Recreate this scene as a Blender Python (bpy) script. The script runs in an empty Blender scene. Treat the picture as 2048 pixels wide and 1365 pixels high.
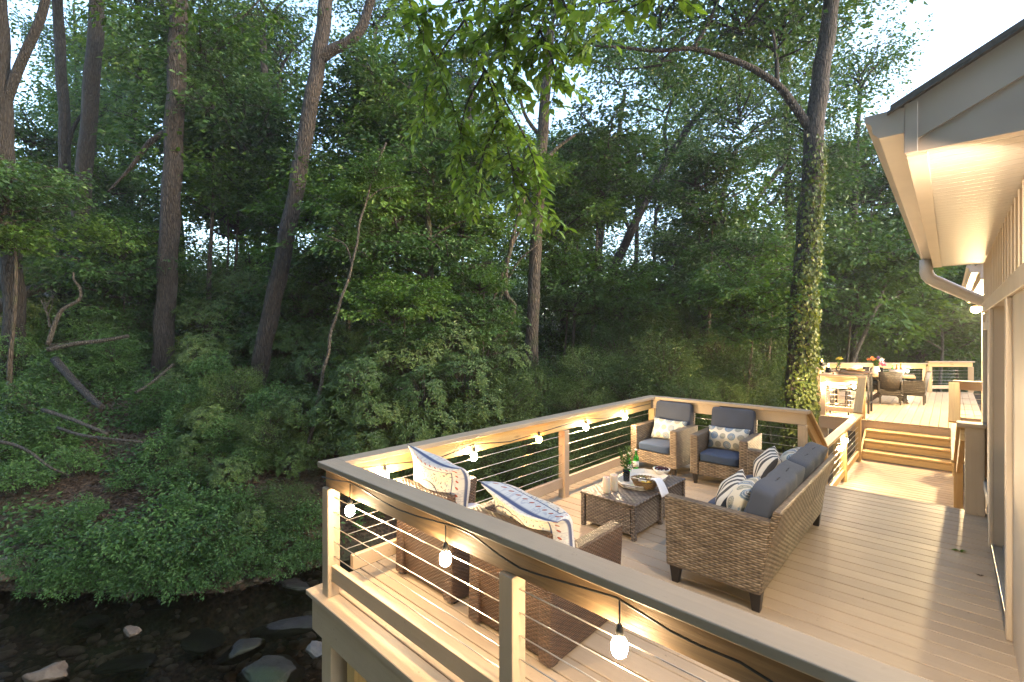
import bpy, bmesh, math, random
import numpy as np
from mathutils import Vector, Matrix, Euler

random.seed(7)
S = bpy.context.scene
COL = S.collection
R = math.radians

# ------------------------------------------------------------------ camera
FPX, HOR, CX, EYE = 940.0, 671.0, 1024.0, 1.875
YAW = math.atan(876 / 940.0)
CC, SS = math.cos(YAW), math.sin(YAW)


def at_z(px, py, z):
    d = (z - EYE) / ((HOR - py) / FPX)
    r = (px - CX) / FPX * d
    return Vector((CC * r - SS * d, SS * r + CC * d, z))


def at_d(px, py, d):
    r = (px - CX) / FPX * d
    return Vector((CC * r - SS * d, SS * r + CC * d, EYE + (HOR - py) / FPX * d))


def at_y(px, py, y):
    k = (px - CX) / FPX
    return at_d(px, py, y / (SS * k + CC))


def at_x(px, py, x):
    k = (px - CX) / FPX
    return at_d(px, py, x / (CC * k - SS))


def proj(p):
    d = -SS * p[0] + CC * p[1]
    r = CC * p[0] + SS * p[1]
    return CX + FPX * r / d, HOR - (p[2] - EYE) / d * FPX, d


cam_data = bpy.data.cameras.new('camera')
cam = bpy.data.objects.new('camera', cam_data)
COL.objects.link(cam)
cam.location = (0, 0, EYE)
cam.rotation_euler = (R(90), 0, YAW)
cam_data.sensor_width = 36.0
cam_data.lens = FPX / 2048 * 36.0
cam_data.shift_y = (HOR - 682.5) / 2048.0
cam_data.clip_end = 600
cam_data.clip_start = 0.05
S.camera = cam


# ------------------------------------------------------------------ object helpers
def tag(o, label=None, cat=None, group=None, kind=None):
    if label: o['label'] = label
    if cat: o['category'] = cat
    if group: o['group'] = group
    if kind: o['kind'] = kind
    return o


def empty(name, loc, label, cat, group=None, rz=0.0):
    o = bpy.data.objects.new(name, None)
    o.empty_display_size = 0.1
    COL.objects.link(o)
    o.location = loc
    o.rotation_euler = (0, 0, rz)
    return tag(o, label, cat, group)


def kids(o):
    return [c for c in bpy.data.objects if c.parent == o]


def copy_tree(o, loc=None, rz=None, label=None, group=None):
    r = o.copy()
    COL.objects.link(r)
    for ch in kids(o):
        c = ch.copy(); COL.objects.link(c); c.parent = r
        for g in kids(ch):
            d = g.copy(); COL.objects.link(d); d.parent = c
    if loc is not None: r.location = loc
    if rz is not None: r.rotation_euler = (0, 0, rz)
    if label: r['label'] = label
    if group: r['group'] = group
    return r


def frame(d, up=(0, 0, 1)):
    """basis with x along d"""
    x = Vector(d).normalized()
    u = Vector(up)
    if abs(x.dot(u)) > 0.98: u = Vector((0, 1, 0))
    y = u.cross(x).normalized()
    z = x.cross(y)
    return Matrix((x, y, z)).transposed()


class MB:
    """collects boxes, beams, tubes, lathes and sheets into one mesh"""

    def __init__(s):
        s.v, s.f, s.uv, s.sm = [], [], [], []

    def add(s, vs, fs, uvs=None, smooth=False):
        o = len(s.v)
        s.v += [tuple(p) for p in vs]
        for i, f in enumerate(fs):
            s.f.append([o + k for k in f])
            s.uv.append(uvs[i] if uvs else None)
            s.sm.append(smooth)
        return s

    def box(s, c, size, M=None, taper=None, grain=0):
        hx, hy, hz = size[0] / 2, size[1] / 2, size[2] / 2
        t = taper or (1, 1)
        loc = []
        for z in (-1, 1):
            kx, ky = (t if z < 0 else (1, 1))
            for x, y in ((-1, -1), (1, -1), (1, 1), (-1, 1)):
                loc.append(Vector((x * hx * kx, y * hy * ky, z * hz)))
        fs = [(0, 3, 2, 1), (4, 5, 6, 7), (0, 1, 5, 4), (1, 2, 6, 5), (2, 3, 7, 6), (3, 0, 4, 7)]
        nax = (2, 2, 1, 0, 1, 0)
        ou, ov = random.uniform(0, 9), random.uniform(0, 9)
        uvs = []
        for f, n in zip(fs, nax):
            ax = [a for a in (0, 1, 2) if a != n]
            if grain in ax:
                ua = grain; va = [a for a in ax if a != grain][0]
            else:
                ua, va = ax
            uvs.append([(loc[k][ua] + ou, loc[k][va] + ov) for k in f])
        c = Vector(c)
        vs = [(M @ p if M else p) + c for p in loc]
        return s.add(vs, fs, uvs)

    def beam(s, p0, p1, w, h, up=(0, 0, 1)):
        """beam of width w (sideways) and height h (along up)"""
        p0, p1 = Vector(p0), Vector(p1)
        M = frame(p1 - p0, up)
        return s.box((p0 + p1) / 2, ((p1 - p0).length, w, h), M)

    def tube(s, pts, rad, n=8, cap=True):
        pts = [Vector(p) for p in pts]
        if not hasattr(rad, '__len__'): rad = [rad] * len(pts)
        vs, fs, uvs = [], [], []
        ref = None
        L = 0
        for i, p in enumerate(pts):
            a = pts[max(i - 1, 0)]; b = pts[min(i + 1, len(pts) - 1)]
            t = (b - a).normalized()
            if ref is None:
                ref = t.orthogonal().normalized()
            ref = (ref - t * ref.dot(t)).normalized()
            bi = t.cross(ref)
            for k in range(n):
                an = 2 * math.pi * k / n
                vs.append(p + (ref * math.cos(an) + bi * math.sin(an)) * rad[i])
        ls = [0]
        for i in range(1, len(pts)): ls.append(ls[-1] + (pts[i] - pts[i - 1]).length)
        for i in range(len(pts) - 1):
            for k in range(n):
                k2 = (k + 1) % n
                fs.append((i * n + k, i * n + k2, (i + 1) * n + k2, (i + 1) * n + k))
                uvs.append([(ls[i], k / n), (ls[i], (k + 1) / n), (ls[i + 1], (k + 1) / n), (ls[i + 1], k / n)])
        if cap:
            fs.append(tuple(reversed(range(n)))); uvs.append([(0, 0)] * n)
            fs.append(tuple((len(pts) - 1) * n + k for k in range(n))); uvs.append([(0, 0)] * n)
        return s.add(vs, fs, uvs, True)

    def lathe(s, prof, c=(0, 0, 0), n=16, sx=1, sy=1, M=None):
        vs, fs = [], []
        c = Vector(c)
        for (r, z) in prof:
            for k in range(n):
                a = 2 * math.pi * k / n
                p = Vector((r * math.cos(a) * sx, r * math.sin(a) * sy, z))
                vs.append((M @ p if M else p) + c)
        for i in range(len(prof) - 1):
            for k in range(n):
                k2 = (k + 1) % n
                fs.append((i * n + k, i * n + k2, (i + 1) * n + k2, (i + 1) * n + k))
        if prof[0][0] > 1e-5: fs.append(tuple(reversed(range(n))))
        if prof[-1][0] > 1e-5: fs.append(tuple((len(prof) - 1) * n + k for k in range(n)))
        return s.add(vs, fs, None, True)

    def prism(s, poly, axis, a0, a1):
        """poly in the plane across axis (0:yz 1:xz 2:xy), extruded a0..a1"""
        n = len(poly)

        def P(q, a):
            if axis == 0: return (a, q[0], q[1])
            if axis == 1: return (q[0], a, q[1])
            return (q[0], q[1], a)
        vs = [P(q, a0) for q in poly] + [P(q, a1) for q in poly]
        fs = [tuple(range(n)), tuple(reversed(range(n, 2 * n)))]
        for i in range(n):
            j = (i + 1) % n
            fs.append((i, i + n, j + n, j))
        return s.add(vs, fs)

    def build(s, name, mat, parent=None, origin=None, bevel=0.0, seg=1, sub=0):
        """origin: world point subtracted when vertices were given in world space"""
        me = bpy.data.meshes.new(name)
        o0 = Vector(origin) if origin is not None else Vector((0, 0, 0))
        vs = [tuple(Vector(p) - o0) for p in s.v] if origin is not None else s.v
        me.from_pydata(vs, [], s.f)
        bm = bmesh.new(); bm.from_mesh(me)
        bmesh.ops.recalc_face_normals(bm, faces=bm.faces[:])
        lay = bm.loops.layers.uv.new('UVMap')
        bm.faces.ensure_lookup_table()
        for i, f in enumerate(bm.faces):
            f.smooth = s.sm[i]
            given = s.uv[i]
            if given:
                m = {}
                for k, vi in enumerate(s.f[i]): m[vi] = given[k]
                for l in f.loops: l[lay].uv = m[l.vert.index]
            else:
                n = f.normal
                ax = max(range(3), key=lambda a: abs(n[a]))
                for l in f.loops:
                    q = l.vert.co
                    l[lay].uv = (q.y, q.z) if ax == 0 else (q.x, q.z) if ax == 1 else (q.x, q.y)
        bm.to_mesh(me); bm.free()
        for m in (mat if isinstance(mat, (list, tuple)) else [mat]): me.materials.append(m)
        o = bpy.data.objects.new(name, me)
        COL.objects.link(o)
        if parent is not None:
            o.parent = parent
        elif origin is not None:
            o.location = o0
        if bevel > 0:
            b = o.modifiers.new('bevel', 'BEVEL'); b.width = bevel; b.segments = seg; b.limit_method = 'ANGLE'; b.angle_limit = R(40)
        if sub:
            b = o.modifiers.new('sub', 'SUBSURF'); b.levels = sub; b.render_levels = sub
        return o


def np_mesh(name, V, F, mat, parent=None, loc=None, smooth=False, uv=None):
    """mesh out of numpy arrays: V (n,3), F (m,k) of equal-sided faces"""
    me = bpy.data.meshes.new(name)
    m, k = F.shape
    me.vertices.add(len(V)); me.loops.add(m * k); me.polygons.add(m)
    me.vertices.foreach_set('co', V.astype(np.float32).ravel())
    me.loops.foreach_set('vertex_index', F.astype(np.int32).ravel())
    me.polygons.foreach_set('loop_start', np.arange(0, m * k, k, dtype=np.int32))
    me.polygons.foreach_set('loop_total', np.full(m, k, dtype=np.int32))
    me.polygons.foreach_set('use_smooth', np.full(m, smooth, dtype=bool))
    if uv is not None:
        l = me.uv_layers.new(name='UVMap')
        l.data.foreach_set('uv', uv[F.ravel()].astype(np.float32).ravel())
    me.update(calc_edges=True)
    for q in (mat if isinstance(mat, (list, tuple)) else [mat]): me.materials.append(q)
    o = bpy.data.objects.new(name, me)
    COL.objects.link(o)
    if parent is not None: o.parent = parent
    if loc is not None: o.location = loc
    return o


# ------------------------------------------------------------------ materials
class NT:
    def __init__(s, name):
        s.m = bpy.data.materials.new(name); s.m.use_nodes = True
        s.t = s.m.node_tree; s.t.nodes.clear()
        s.out = s.n('ShaderNodeOutputMaterial')

    def n(s, typ, inp=None, **kw):
        x = s.t.nodes.new(typ)
        for k, v in kw.items(): setattr(x, k, v)
        for k, v in (inp or {}).items():
            if isinstance(v, tuple) and len(v) == 2 and hasattr(v[0], 'outputs'):
                s.t.links.new(v[0].outputs[v[1]], x.inputs[k])
            elif hasattr(v, 'outputs'):
                s.t.links.new(v.outputs[0], x.inputs[k])
            else:
                x.inputs[k].default_value = v
        return x

    def math(s, op, a, b=0.0, c=0.0):
        return s.n('ShaderNodeMath', {0: a, 1: b, 2: c}, operation=op)

    def mix(s, f, a, b, mode='MIX'):
        x = s.n('ShaderNodeMix', data_type='RGBA', blend_type=mode)
        for k, v in ((0, f), (6, a), (7, b)):
            if hasattr(v, 'outputs'): s.t.links.new(v.outputs[2 if v.bl_idname == 'ShaderNodeMix' else 0], x.inputs[k])
            elif isinstance(v, tuple) and hasattr(v[0], 'outputs'): s.t.links.new(v[0].outputs[v[1]], x.inputs[k])
            else: x.inputs[k].default_value = (*v, 1) if isinstance(v, tuple) and len(v) == 3 else v
        return x

    def ramp(s, f, stops):
        x = s.n('ShaderNodeValToRGB', {0: f})
        cr = x.color_ramp
        while len(cr.elements) < len(stops): cr.elements.new(0.5)
        for e, (p, c) in zip(cr.elements, stops):
            e.position = p; e.color = (*c, 1)
        return x

    def coord(s, which, scale=(1, 1, 1)):
        tc = s.n('ShaderNodeTexCoord')
        return s.n('ShaderNodeMapping', {0: (tc, which), 3: scale})

    def noise(s, vec, scale, detail=4, rough=0.55, dist=0.0):
        return s.n('ShaderNodeTexNoise', {'Vector': vec, 'Scale': scale, 'Detail': detail, 'Roughness': rough, 'Distortion': dist})

    def done(s, col, rough=0.6, bump=None, dist=0.01, strength=1.0, **kw):
        p = s.n('ShaderNodeBsdfPrincipled')
        L = s.t.links

        def put(k, v):
            if hasattr(v, 'outputs'): L.new(v.outputs[2 if v.bl_idname == 'ShaderNodeMix' else 0], p.inputs[k])
            else: p.inputs[k].default_value = (*v, 1) if isinstance(v, tuple) and len(v) == 3 else v
        put('Base Color', col); put('Roughness', rough)
        for k, v in kw.items(): put(k.replace('_', ' '), v)
        if bump is not None:
            b = s.n('ShaderNodeBump', {'Strength': strength, 'Distance': dist, 'Height': bump})
            L.new(b.outputs[0], p.inputs['Normal'])
        L.new(p.outputs[0], s.out.inputs[0])
        return s.m


def m_plain(name, col, rough=0.5, var=0.12, scale=30, metal=0.0, **kw):
    t = NT(name)
    nz = t.noise(t.coord('Object'), scale)
    c2 = tuple(max(0, c * (1 - 2 * var)) for c in col); c1 = tuple(min(1, c * (1 + var)) for c in col)
    return t.done(t.mix(nz, c2, c1), rough, nz, 0.0015, 0.5, Metallic=metal, **kw)


def m_wood(name, light, dark, rough=0.6, paint=0.0, knots=0.0, scuff=0.0, wear=None):
    """boards: grain along UV u; paint hides the grain by that share"""
    t = NT(name)
    uv = t.coord('UV', (2.2, 55, 1))
    g = t.noise(uv, 1.0, 6, 0.62, 0.6)
    g2 = t.noise(t.coord('UV', (0.7, 14, 1)), 1.0, 3, 0.5, 1.2)
    gr = t.math('ADD', t.math('MULTIPLY', g, 0.6), t.math('MULTIPLY', g2, 0.4))
    sh = t.ramp(gr, [(0.3, dark), (0.7, light)])
    isl = t.n('ShaderNodeNewGeometry')
    rnd = t.math('MULTIPLY_ADD', (isl, 'Random Per Island'), 0.22, 0.89)
    col = sh
    if paint > 0:
        avg = tuple(l * 0.75 + d * 0.25 for l, d in zip(light, dark))
        blot = t.noise(t.coord('Object'), 2.3, 5, 0.6)
        pc = t.mix(blot, tuple(a * 0.74 for a in avg), tuple(min(1, a * 1.2) for a in avg))
        col = t.mix(paint, sh, pc)
    if knots > 0:
        vo = t.n('ShaderNodeTexVoronoi', {'Vector': t.coord('UV', (2.4, 9, 1)), 'Scale': 1.0})
        kf = t.ramp((vo, 'Distance'), [(0.0, (1, 1, 1)), (0.10, (0.8, 0.8, 0.8)), (0.17, (0, 0, 0))])
        col = t.mix(t.math('MULTIPLY', kf, knots), col, tuple(d * 0.45 for d in dark))
    if scuff > 0:
        sn = t.noise(t.coord('Object'), 38, 2, 0.5)
        sf = t.ramp(sn, [(0.66, (0, 0, 0)), (0.74, (1, 1, 1))])
        big = t.ramp(t.noise(t.coord('Object'), 3.1, 3), [(0.48, (0, 0, 0)), (0.66, (1, 1, 1))])
        col = t.mix(t.math('MULTIPLY', t.math('MULTIPLY', sf, big), scuff), col, tuple(d * 0.35 for d in dark))
    mul = t.n('ShaderNodeMix', data_type='RGBA', blend_type='MULTIPLY'); mul.inputs[0].default_value = 1
    t.t.links.new(col.outputs[2 if col.bl_idname == 'ShaderNodeMix' else 0], mul.inputs[6])
    cmb = t.n('ShaderNodeCombineColor', {0: rnd, 1: rnd, 2: rnd}); t.t.links.new(cmb.outputs[0], mul.inputs[7])
    rn = t.math('MULTIPLY_ADD', g2, 0.35, rough - 0.17)
    return t.done(mul, rn, gr, 0.004, 0.55 if paint else 0.7)


def m_wicker(name, cols, cw=0.055, rh=0.0155, contrast=0.75):
    """woven resin strands: rows along UV u passing over and under upright stakes"""
    t = NT(name)
    tc = t.n('ShaderNodeTexCoord')
    sp = t.n('ShaderNodeSeparateXYZ', {0: (tc, 'UV')})
    v = t.math('DIVIDE', (sp, 'Y'), rh)
    row = t.math('FLOOR', v)
    fv = t.math('FRACT', v)
    par = t.math('MULTIPLY', t.math('MODULO', row, 2.0), 0.5)
    u = t.math('ADD', t.math('DIVIDE', (sp, 'X'), cw), par)
    over = t.math('MULTIPLY_ADD', t.math('SINE', t.math('MULTIPLY', u, 2 * math.pi)), 0.5, 0.5)
    prof = t.math('SINE', t.math('MULTIPLY', fv, math.pi))
    prof = t.math('POWER', t.math('ABSOLUTE', prof), 0.6)
    h = t.math('MULTIPLY', prof, t.math('MULTIPLY_ADD', over, 0.7, 0.3))
    cv = t.n('ShaderNodeCombineXYZ', {0: t.math('MULTIPLY', (sp, 'X'), 9.0), 1: t.math('MULTIPLY', row, 3.7), 2: 0.0})
    nz = t.noise(cv, 1.0, 3, 0.6)
    blot = t.noise(t.coord('Object'), 4.0, 3)
    mixn = t.math('MULTIPLY_ADD', blot, 0.35, t.math('MULTIPLY', nz, 0.68))
    col = t.ramp(mixn, [(0.30, cols[0]), (0.5, cols[1]), (0.68, cols[2])])
    dk = t.ramp(h, [(0.12, (1 - contrast,) * 3), (0.62, (1, 1, 1))])
    c = t.mix(1.0, col, dk, 'MULTIPLY')
    return t.done(c, 0.42, h, 0.008, 1.0)


def m_fabric(name, col, weave=420, var=0.15):
    t = NT(name)
    uv = t.coord('Object')
    a = t.noise(t.coord('Object', (1, 1, 1)), weave, 2)
    b = t.noise(uv, 9, 4, 0.6)
    f = t.math('MULTIPLY_ADD', a, 0.5, t.math('MULTIPLY', b, 0.5))
    c = t.mix(f, tuple(k * (1 - 2 * var) for k in col), tuple(min(1, k * (1 + 2 * var)) for k in col))
    return t.done(c, 0.9, t.math('MULTIPLY_ADD', a, 0.3, b), 0.006, 0.6, Sheen_Weight=0.05)


def m_leaf(name, a, b, c, trans=0.3, rough=0.45, spec=0.35, yellow=0.0):
    """leaves: every leaf its own shade, every tree its own cast"""
    t = NT(name)
    g = t.n('ShaderNodeNewGeometry'); ob = t.n('ShaderNodeObjectInfo')
    clump = t.noise(t.coord('Object'), 0.9, 3)
    f = t.math('MULTIPLY_ADD', (g, 'Random Per Island'), 0.45, t.math('MULTIPLY_ADD', clump, 0.5, -0.02))
    f = t.math('ADD', f, t.math('MULTIPLY_ADD', (ob, 'Random'), 0.5, -0.25))
    col = t.ramp(f, [(0.15, a), (0.5, b), (0.85, c)])
    p = t.n('ShaderNodeBsdfPrincipled', {'Base Color': col, 'Roughness': rough, 'Specular IOR Level': spec})
    tint = t.mix(1.0, col, (1.25, 1.15, 0.55), 'MULTIPLY')
    tr = t.n('ShaderNodeBsdfTranslucent'); t.t.links.new(tint.outputs[2], tr.inputs[0])
    ms = t.n('ShaderNodeMixShader', {0: trans, 1: p, 2: tr})
    t.t.links.new(ms.outputs[0], t.out.inputs[0])
    return t.m


def m_bark(name, dark, light, moss=0.0, sc=1.0):
    t = NT(name)
    uv = t.coord('Object', (9 * sc, 9 * sc, 1.6 * sc))
    n1 = t.noise(uv, 2.2, 6, 0.65, 0.8)
    n2 = t.noise(t.coord('Object'), 1.2, 3)
    vo = t.n('ShaderNodeTexVoronoi', {'Vector': t.coord('Object', (11 * sc, 11 * sc, 2.0 * sc)), 'Scale': 2.0}, feature='DISTANCE_TO_EDGE')
    f = t.math('MULTIPLY_ADD', n2, 0.4, t.math('MULTIPLY', n1, 0.65))
    col = t.ramp(f, [(0.32, dark), (0.7, light)])
    crk = t.ramp((vo, 'Distance'), [(0.0, (0.25, 0.25, 0.25)), (0.2, (1, 1, 1))])
    col = t.mix(0.9, col, crk, 'MULTIPLY')
    if moss > 0:
        ms = t.ramp(t.noise(t.coord('Object'), 2.6, 5, 0.6), [(0.5, (0, 0, 0)), (0.62, (1, 1, 1))])
        col = t.mix(t.math('MULTIPLY', ms, moss), col, (0.06, 0.075, 0.025))
    h = t.math('MULTIPLY_ADD', (vo, 'Distance'), 1.2, n1)
    return t.done(col, 0.85, h, 0.09, 1.0)


def m_emit(name, col, strength):
    t = NT(name)
    e = t.n('ShaderNodeEmission', {0: (*col, 1), 1: strength})
    t.t.links.new(e.outputs[0], t.out.inputs[0])
    return t.m


def m_glass(name, tint=(0.9, 0.95, 0.92), dark=0.25, rough=0.02):
    """thin pane: reflects, lets light through, slightly tinted"""
    t = NT(name)
    fr = t.n('ShaderNodeFresnel', {0: 1.5})
    gl = t.n('ShaderNodeBsdfGlossy', {'Roughness': rough})
    tr = t.n('ShaderNodeBsdfTransparent', {0: (*tint, 1)})
    f = t.math('MULTIPLY_ADD', fr, 1.0, dark * 0.15)
    ms = t.n('ShaderNodeMixShader', {0: f, 1: tr, 2: gl})
    t.t.links.new(ms.outputs[0], t.out.inputs[0])
    return t.m


LAMP = (1.0, 0.73, 0.42)
M = {}
M['paint'] = m_wood('painted_wood', (0.42, 0.32, 0.215), (0.285, 0.21, 0.135), 0.55, paint=0.72, scuff=0.5)
M['deck'] = m_wood('deck_paint', (0.43, 0.33, 0.225), (0.28, 0.21, 0.138), 0.5, paint=0.7, scuff=0.8)
M['pine'] = m_wood('treated_pine', (0.52, 0.36, 0.15), (0.36, 0.22, 0.08), 0.55, knots=0.75)
M['old'] = m_wood('weathered_pine', (0.21, 0.135, 0.065), (0.085, 0.052, 0.028), 0.7, knots=0.6)
M['darkwood'] = m_wood('dark_brown_wood', (0.10, 0.065, 0.045), (0.035, 0.022, 0.016), 0.5)
M['slab'] = m_wood('oak_slab', (0.45, 0.33, 0.21), (0.28, 0.19, 0.11), 0.45, knots=0.4)
M['grey_wicker'] = m_wicker('grey_brown_wicker', [(0.085, 0.058, 0.036), (0.225, 0.162, 0.10), (0.40, 0.305, 0.205)], 0.072, 0.0165)
M['top_wicker'] = m_wicker('table_top_wicker', [(0.07, 0.052, 0.042), (0.19, 0.15, 0.12), (0.33, 0.28, 0.235)], 0.062, 0.03, 0.85)
M['table_wicker'] = m_wicker('table_wicker', [(0.06, 0.045, 0.036), (0.155, 0.12, 0.095), (0.27, 0.225, 0.185)], 0.05, 0.0165)
M['brown_wicker'] = m_wicker('brown_wicker', [(0.032, 0.015, 0.008), (0.095, 0.047, 0.022), (0.19, 0.105, 0.055)], 0.042, 0.0125)
M['dark_wicker'] = m_wicker('dark_wicker', [(0.013, 0.011, 0.009), (0.032, 0.026, 0.021), (0.055, 0.045, 0.035)], 0.03, 0.05, 0.6)
M['leg'] = m_plain('black_leg', (0.018, 0.014, 0.012), 0.4)
M['blue'] = m_fabric('blue_cushion', (0.026, 0.046, 0.092))
M['greycush'] = m_fabric('grey_cushion', (0.052, 0.062, 0.088))
M['palecush'] = m_fabric('pale_blue_cushion', (0.30, 0.33, 0.40))
M['cable'] = m_plain('steel_cable', (0.62, 0.58, 0.52), 0.28, metal=0.9)
M['cord'] = m_plain('black_cord', (0.012, 0.012, 0.011), 0.5)
M['black'] = m_plain('black_metal', (0.015, 0.015, 0.016), 0.4, metal=0.3)
M['bulb'] = m_emit('lit_bulb', LAMP, 175.0)
M['bulb_big'] = m_emit('bright_bulb', LAMP, 260.0)
M['bulb_near'] = m_emit('near_bulb', LAMP, 115.0)
M['bulb_bright'] = m_emit('brightest_bulb', LAMP, 1100.0)
M['post_glint'] = m_emit('orange_post_glint', (1.0, 0.42, 0.10), 40.0)  # glow for an orange reflection on a post, where no lamp hangs
M['flame'] = m_emit('flame', (1.0, 0.5, 0.14), 20.0)
M['flood'] = m_emit('flood_lens', (1.0, 0.80, 0.58), 640.0)
M['farlamp'] = m_emit('far_lamp_lens', (1.0, 0.72, 0.36), 1150.0)
M['cream'] = m_plain('cream_paint', (0.66, 0.55, 0.42), 0.55, 0.09, 3.5)
M['taupe'] = m_plain('taupe_trim', (0.58, 0.48, 0.40), 0.5, 0.08, 5)
M['gutter'] = m_plain('gutter_metal', (0.55, 0.49, 0.42), 0.4, 0.10, 4)
M['shingle'] = m_plain('roof_shingle', (0.19, 0.17, 0.15), 0.9, 0.35, 40)
M['alu'] = m_plain('aluminium', (0.6, 0.6, 0.58), 0.35, metal=0.85)
M['glass'] = m_glass('window_glass', (0.55, 0.62, 0.58), 0.7)
M['clear'] = m_glass('clear_glass', (0.93, 0.96, 0.95), 0.2)
M['greenglass'] = m_glass('green_glass', (0.22, 0.80, 0.26), 0.3)
M['brownglass'] = m_glass('brown_glass', (0.65, 0.38, 0.14), 0.3)
M['ceramic'] = m_plain('white_ceramic', (0.78, 0.76, 0.70), 0.25, 0.04)
M['wax'] = m_plain('candle_wax', (0.62, 0.55, 0.42), 0.5, 0.03, Subsurface_Weight=0.3)
M['tray'] = m_plain('whitewashed_tray', (0.62, 0.58, 0.50), 0.6, 0.12, 18)
M['basket'] = m_wicker('straw_basket', [(0.20, 0.10, 0.03), (0.42, 0.25, 0.09), (0.60, 0.40, 0.17)], 0.02, 0.008, 0.7)
M['napkin'] = m_fabric('white_napkin', (0.72, 0.72, 0.72), 300, 0.05)
M['cherry'] = m_plain('cherry_skin', (0.06, 0.006, 0.008), 0.15, 0.3, 8)
M['lemon'] = m_plain('lemon_skin', (0.75, 0.5, 0.06), 0.4, 0.1)
M['bread'] = m_plain('bread_crust', (0.62, 0.48, 0.28), 0.7, 0.2, 20)
M['leafA'] = m_leaf('forest_leaf', (0.030, 0.072, 0.009), (0.064, 0.140, 0.018), (0.12, 0.20, 0.034))
M['leafB'] = m_leaf('cool_forest_leaf', (0.028, 0.066, 0.016), (0.056, 0.126, 0.030), (0.10, 0.18, 0.05))
M['leafC'] = m_leaf('bright_leaf', (0.075, 0.15, 0.02), (0.13, 0.235, 0.038), (0.19, 0.30, 0.065), 0.4)
M['rhodo'] = m_leaf('evergreen_shrub_leaf', (0.032, 0.066, 0.014), (0.066, 0.116, 0.026), (0.12, 0.165, 0.042), 0.12, 0.5, 0.3)
M['ground_leaf'] = m_leaf('bank_plant_leaf', (0.034, 0.080, 0.020), (0.065, 0.145, 0.036), (0.105, 0.20, 0.06), 0.28)
M['ivy'] = m_leaf('ivy_leaf', (0.05, 0.085, 0.016), (0.11, 0.145, 0.03), (0.20, 0.22, 0.06), 0.38, 0.4, 0.4)
M['litter'] = m_leaf('dry_leaf', (0.028, 0.019, 0.012), (0.062, 0.041, 0.027), (0.13, 0.09, 0.058), 0.1, 0.8, 0.1)
M['bark'] = m_bark('grey_brown_bark', (0.020, 0.015, 0.012), (0.095, 0.073, 0.057))
M['bark_dark'] = m_bark('dark_bark', (0.016, 0.013, 0.011), (0.055, 0.045, 0.038))
M['bark_pale'] = m_bark('pale_bark', (0.07, 0.057, 0.042), (0.20, 0.17, 0.13), 0.0, 2.0)
M['bark_moss'] = m_bark('mossy_bark', (0.045, 0.033, 0.023), (0.15, 0.113, 0.08), 0.4)
M['log'] = m_bark('dead_wood', (0.05, 0.042, 0.034), (0.16, 0.14, 0.12), 0.25, 1.5)


# ================================================================== decks
def clip_poly(poly, axis, c):
    """sorted crossings of the line coordinate[axis]=c with a polygon"""
    out = []
    n = len(poly)
    for i in range(n):
        a, b = poly[i], poly[(i + 1) % n]
        if (a[axis] - c) * (b[axis] - c) < 0:
            t = (c - a[axis]) / (b[axis] - a[axis])
            out.append(a[1 - axis] + t * (b[1 - axis] - a[1 - axis]))
    return sorted(out)


def boards(root, poly, along, z, mat, w=0.14, gap=0.0075, th=0.036, start=None):
    """deck boards running along axis `along` (0 x, 1 y) clipped to poly"""
    mb = MB()
    ac = 1 - along
    lo, hi = min(p[ac] for p in poly), max(p[ac] for p in poly)
    c = lo
    while c < hi - 0.03:
        ww = min(w, hi - c)
        xs = clip_poly(poly, ac, c + ww / 2)
        for k in range(0, len(xs) - 1, 2):
            a, b = xs[k], xs[k + 1]
            cuts = [a]
            if b - a > 4.6: cuts.append(a + (b - a) * random.uniform(0.35, 0.65))
            cuts.append(b)
            for q in range(len(cuts) - 1):
                u0, u1 = cuts[q] + (0.002 if q else 0), cuts[q + 1]
                dz = random.uniform(-0.0012, 0.0012)
                ctr = ((u0 + u1) / 2, c + ww / 2, z - th / 2 + dz) if along == 0 else (c + ww / 2, (u0 + u1) / 2, z - th / 2 + dz)
                size = (u1 - u0, ww, th) if along == 0 else (ww, u1 - u0, th)
                mb.box(ctr, size, grain=along)
        c += w + gap
    return mb.build('decking', mat, root, origin=root.location, bevel=0.004)


def part(root, mb, name, mat, bevel=0.003, seg=1):
    return mb.build(name, mat, root, origin=root.location, bevel=bevel, seg=seg)


# ---- lounge deck
lounge = empty('lounge_deck', (-1.6, 4.2, 0), 'painted tan lounge deck carrying the wicker sofa, chairs and coffee table', 'deck')
boards(lounge, [(-3.48, 1.50), (0.30, 1.50), (0.30, 7.02), (-3.48, 7.02)], 0, 0.0, M['deck'])
mb = MB()
mb.box((-1.6, 1.55, -0.165), (3.68, 0.04, 0.25), grain=0)
part(lounge, mb, 'rim_board', M['paint'])
mb = MB(); mb.box((-3.42, 4.25, -0.165), (0.04, 5.36, 0.25), grain=1); part(lounge, mb, 'rim_board', M['paint'])
mb = MB(); mb.box((-1.6, 6.97, -0.165), (3.68, 0.04, 0.25), grain=0); part(lounge, mb, 'rim_board', M['paint'])
for y in (2.2, 3.4, 4.6, 5.8):
    mb = MB(); mb.box((-1.6, y, -0.16), (3.56, 0.045, 0.22), grain=0); part(lounge, mb, 'joist', M['old'])
for x, y, w in ((-3.30, 1.64, 0.14), (-3.02, 1.66, 0.10), (-3.30, 4.2, 0.14), (-3.30, 6.85, 0.14), (-0.2, 1.66, 0.14)):
    mb = MB(); mb.box((x, y, -1.5), (w, w, 2.4), grain=2); part(lounge, mb, 'support_post', M['paint'] if w > 0.12 else M['pine'])

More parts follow.
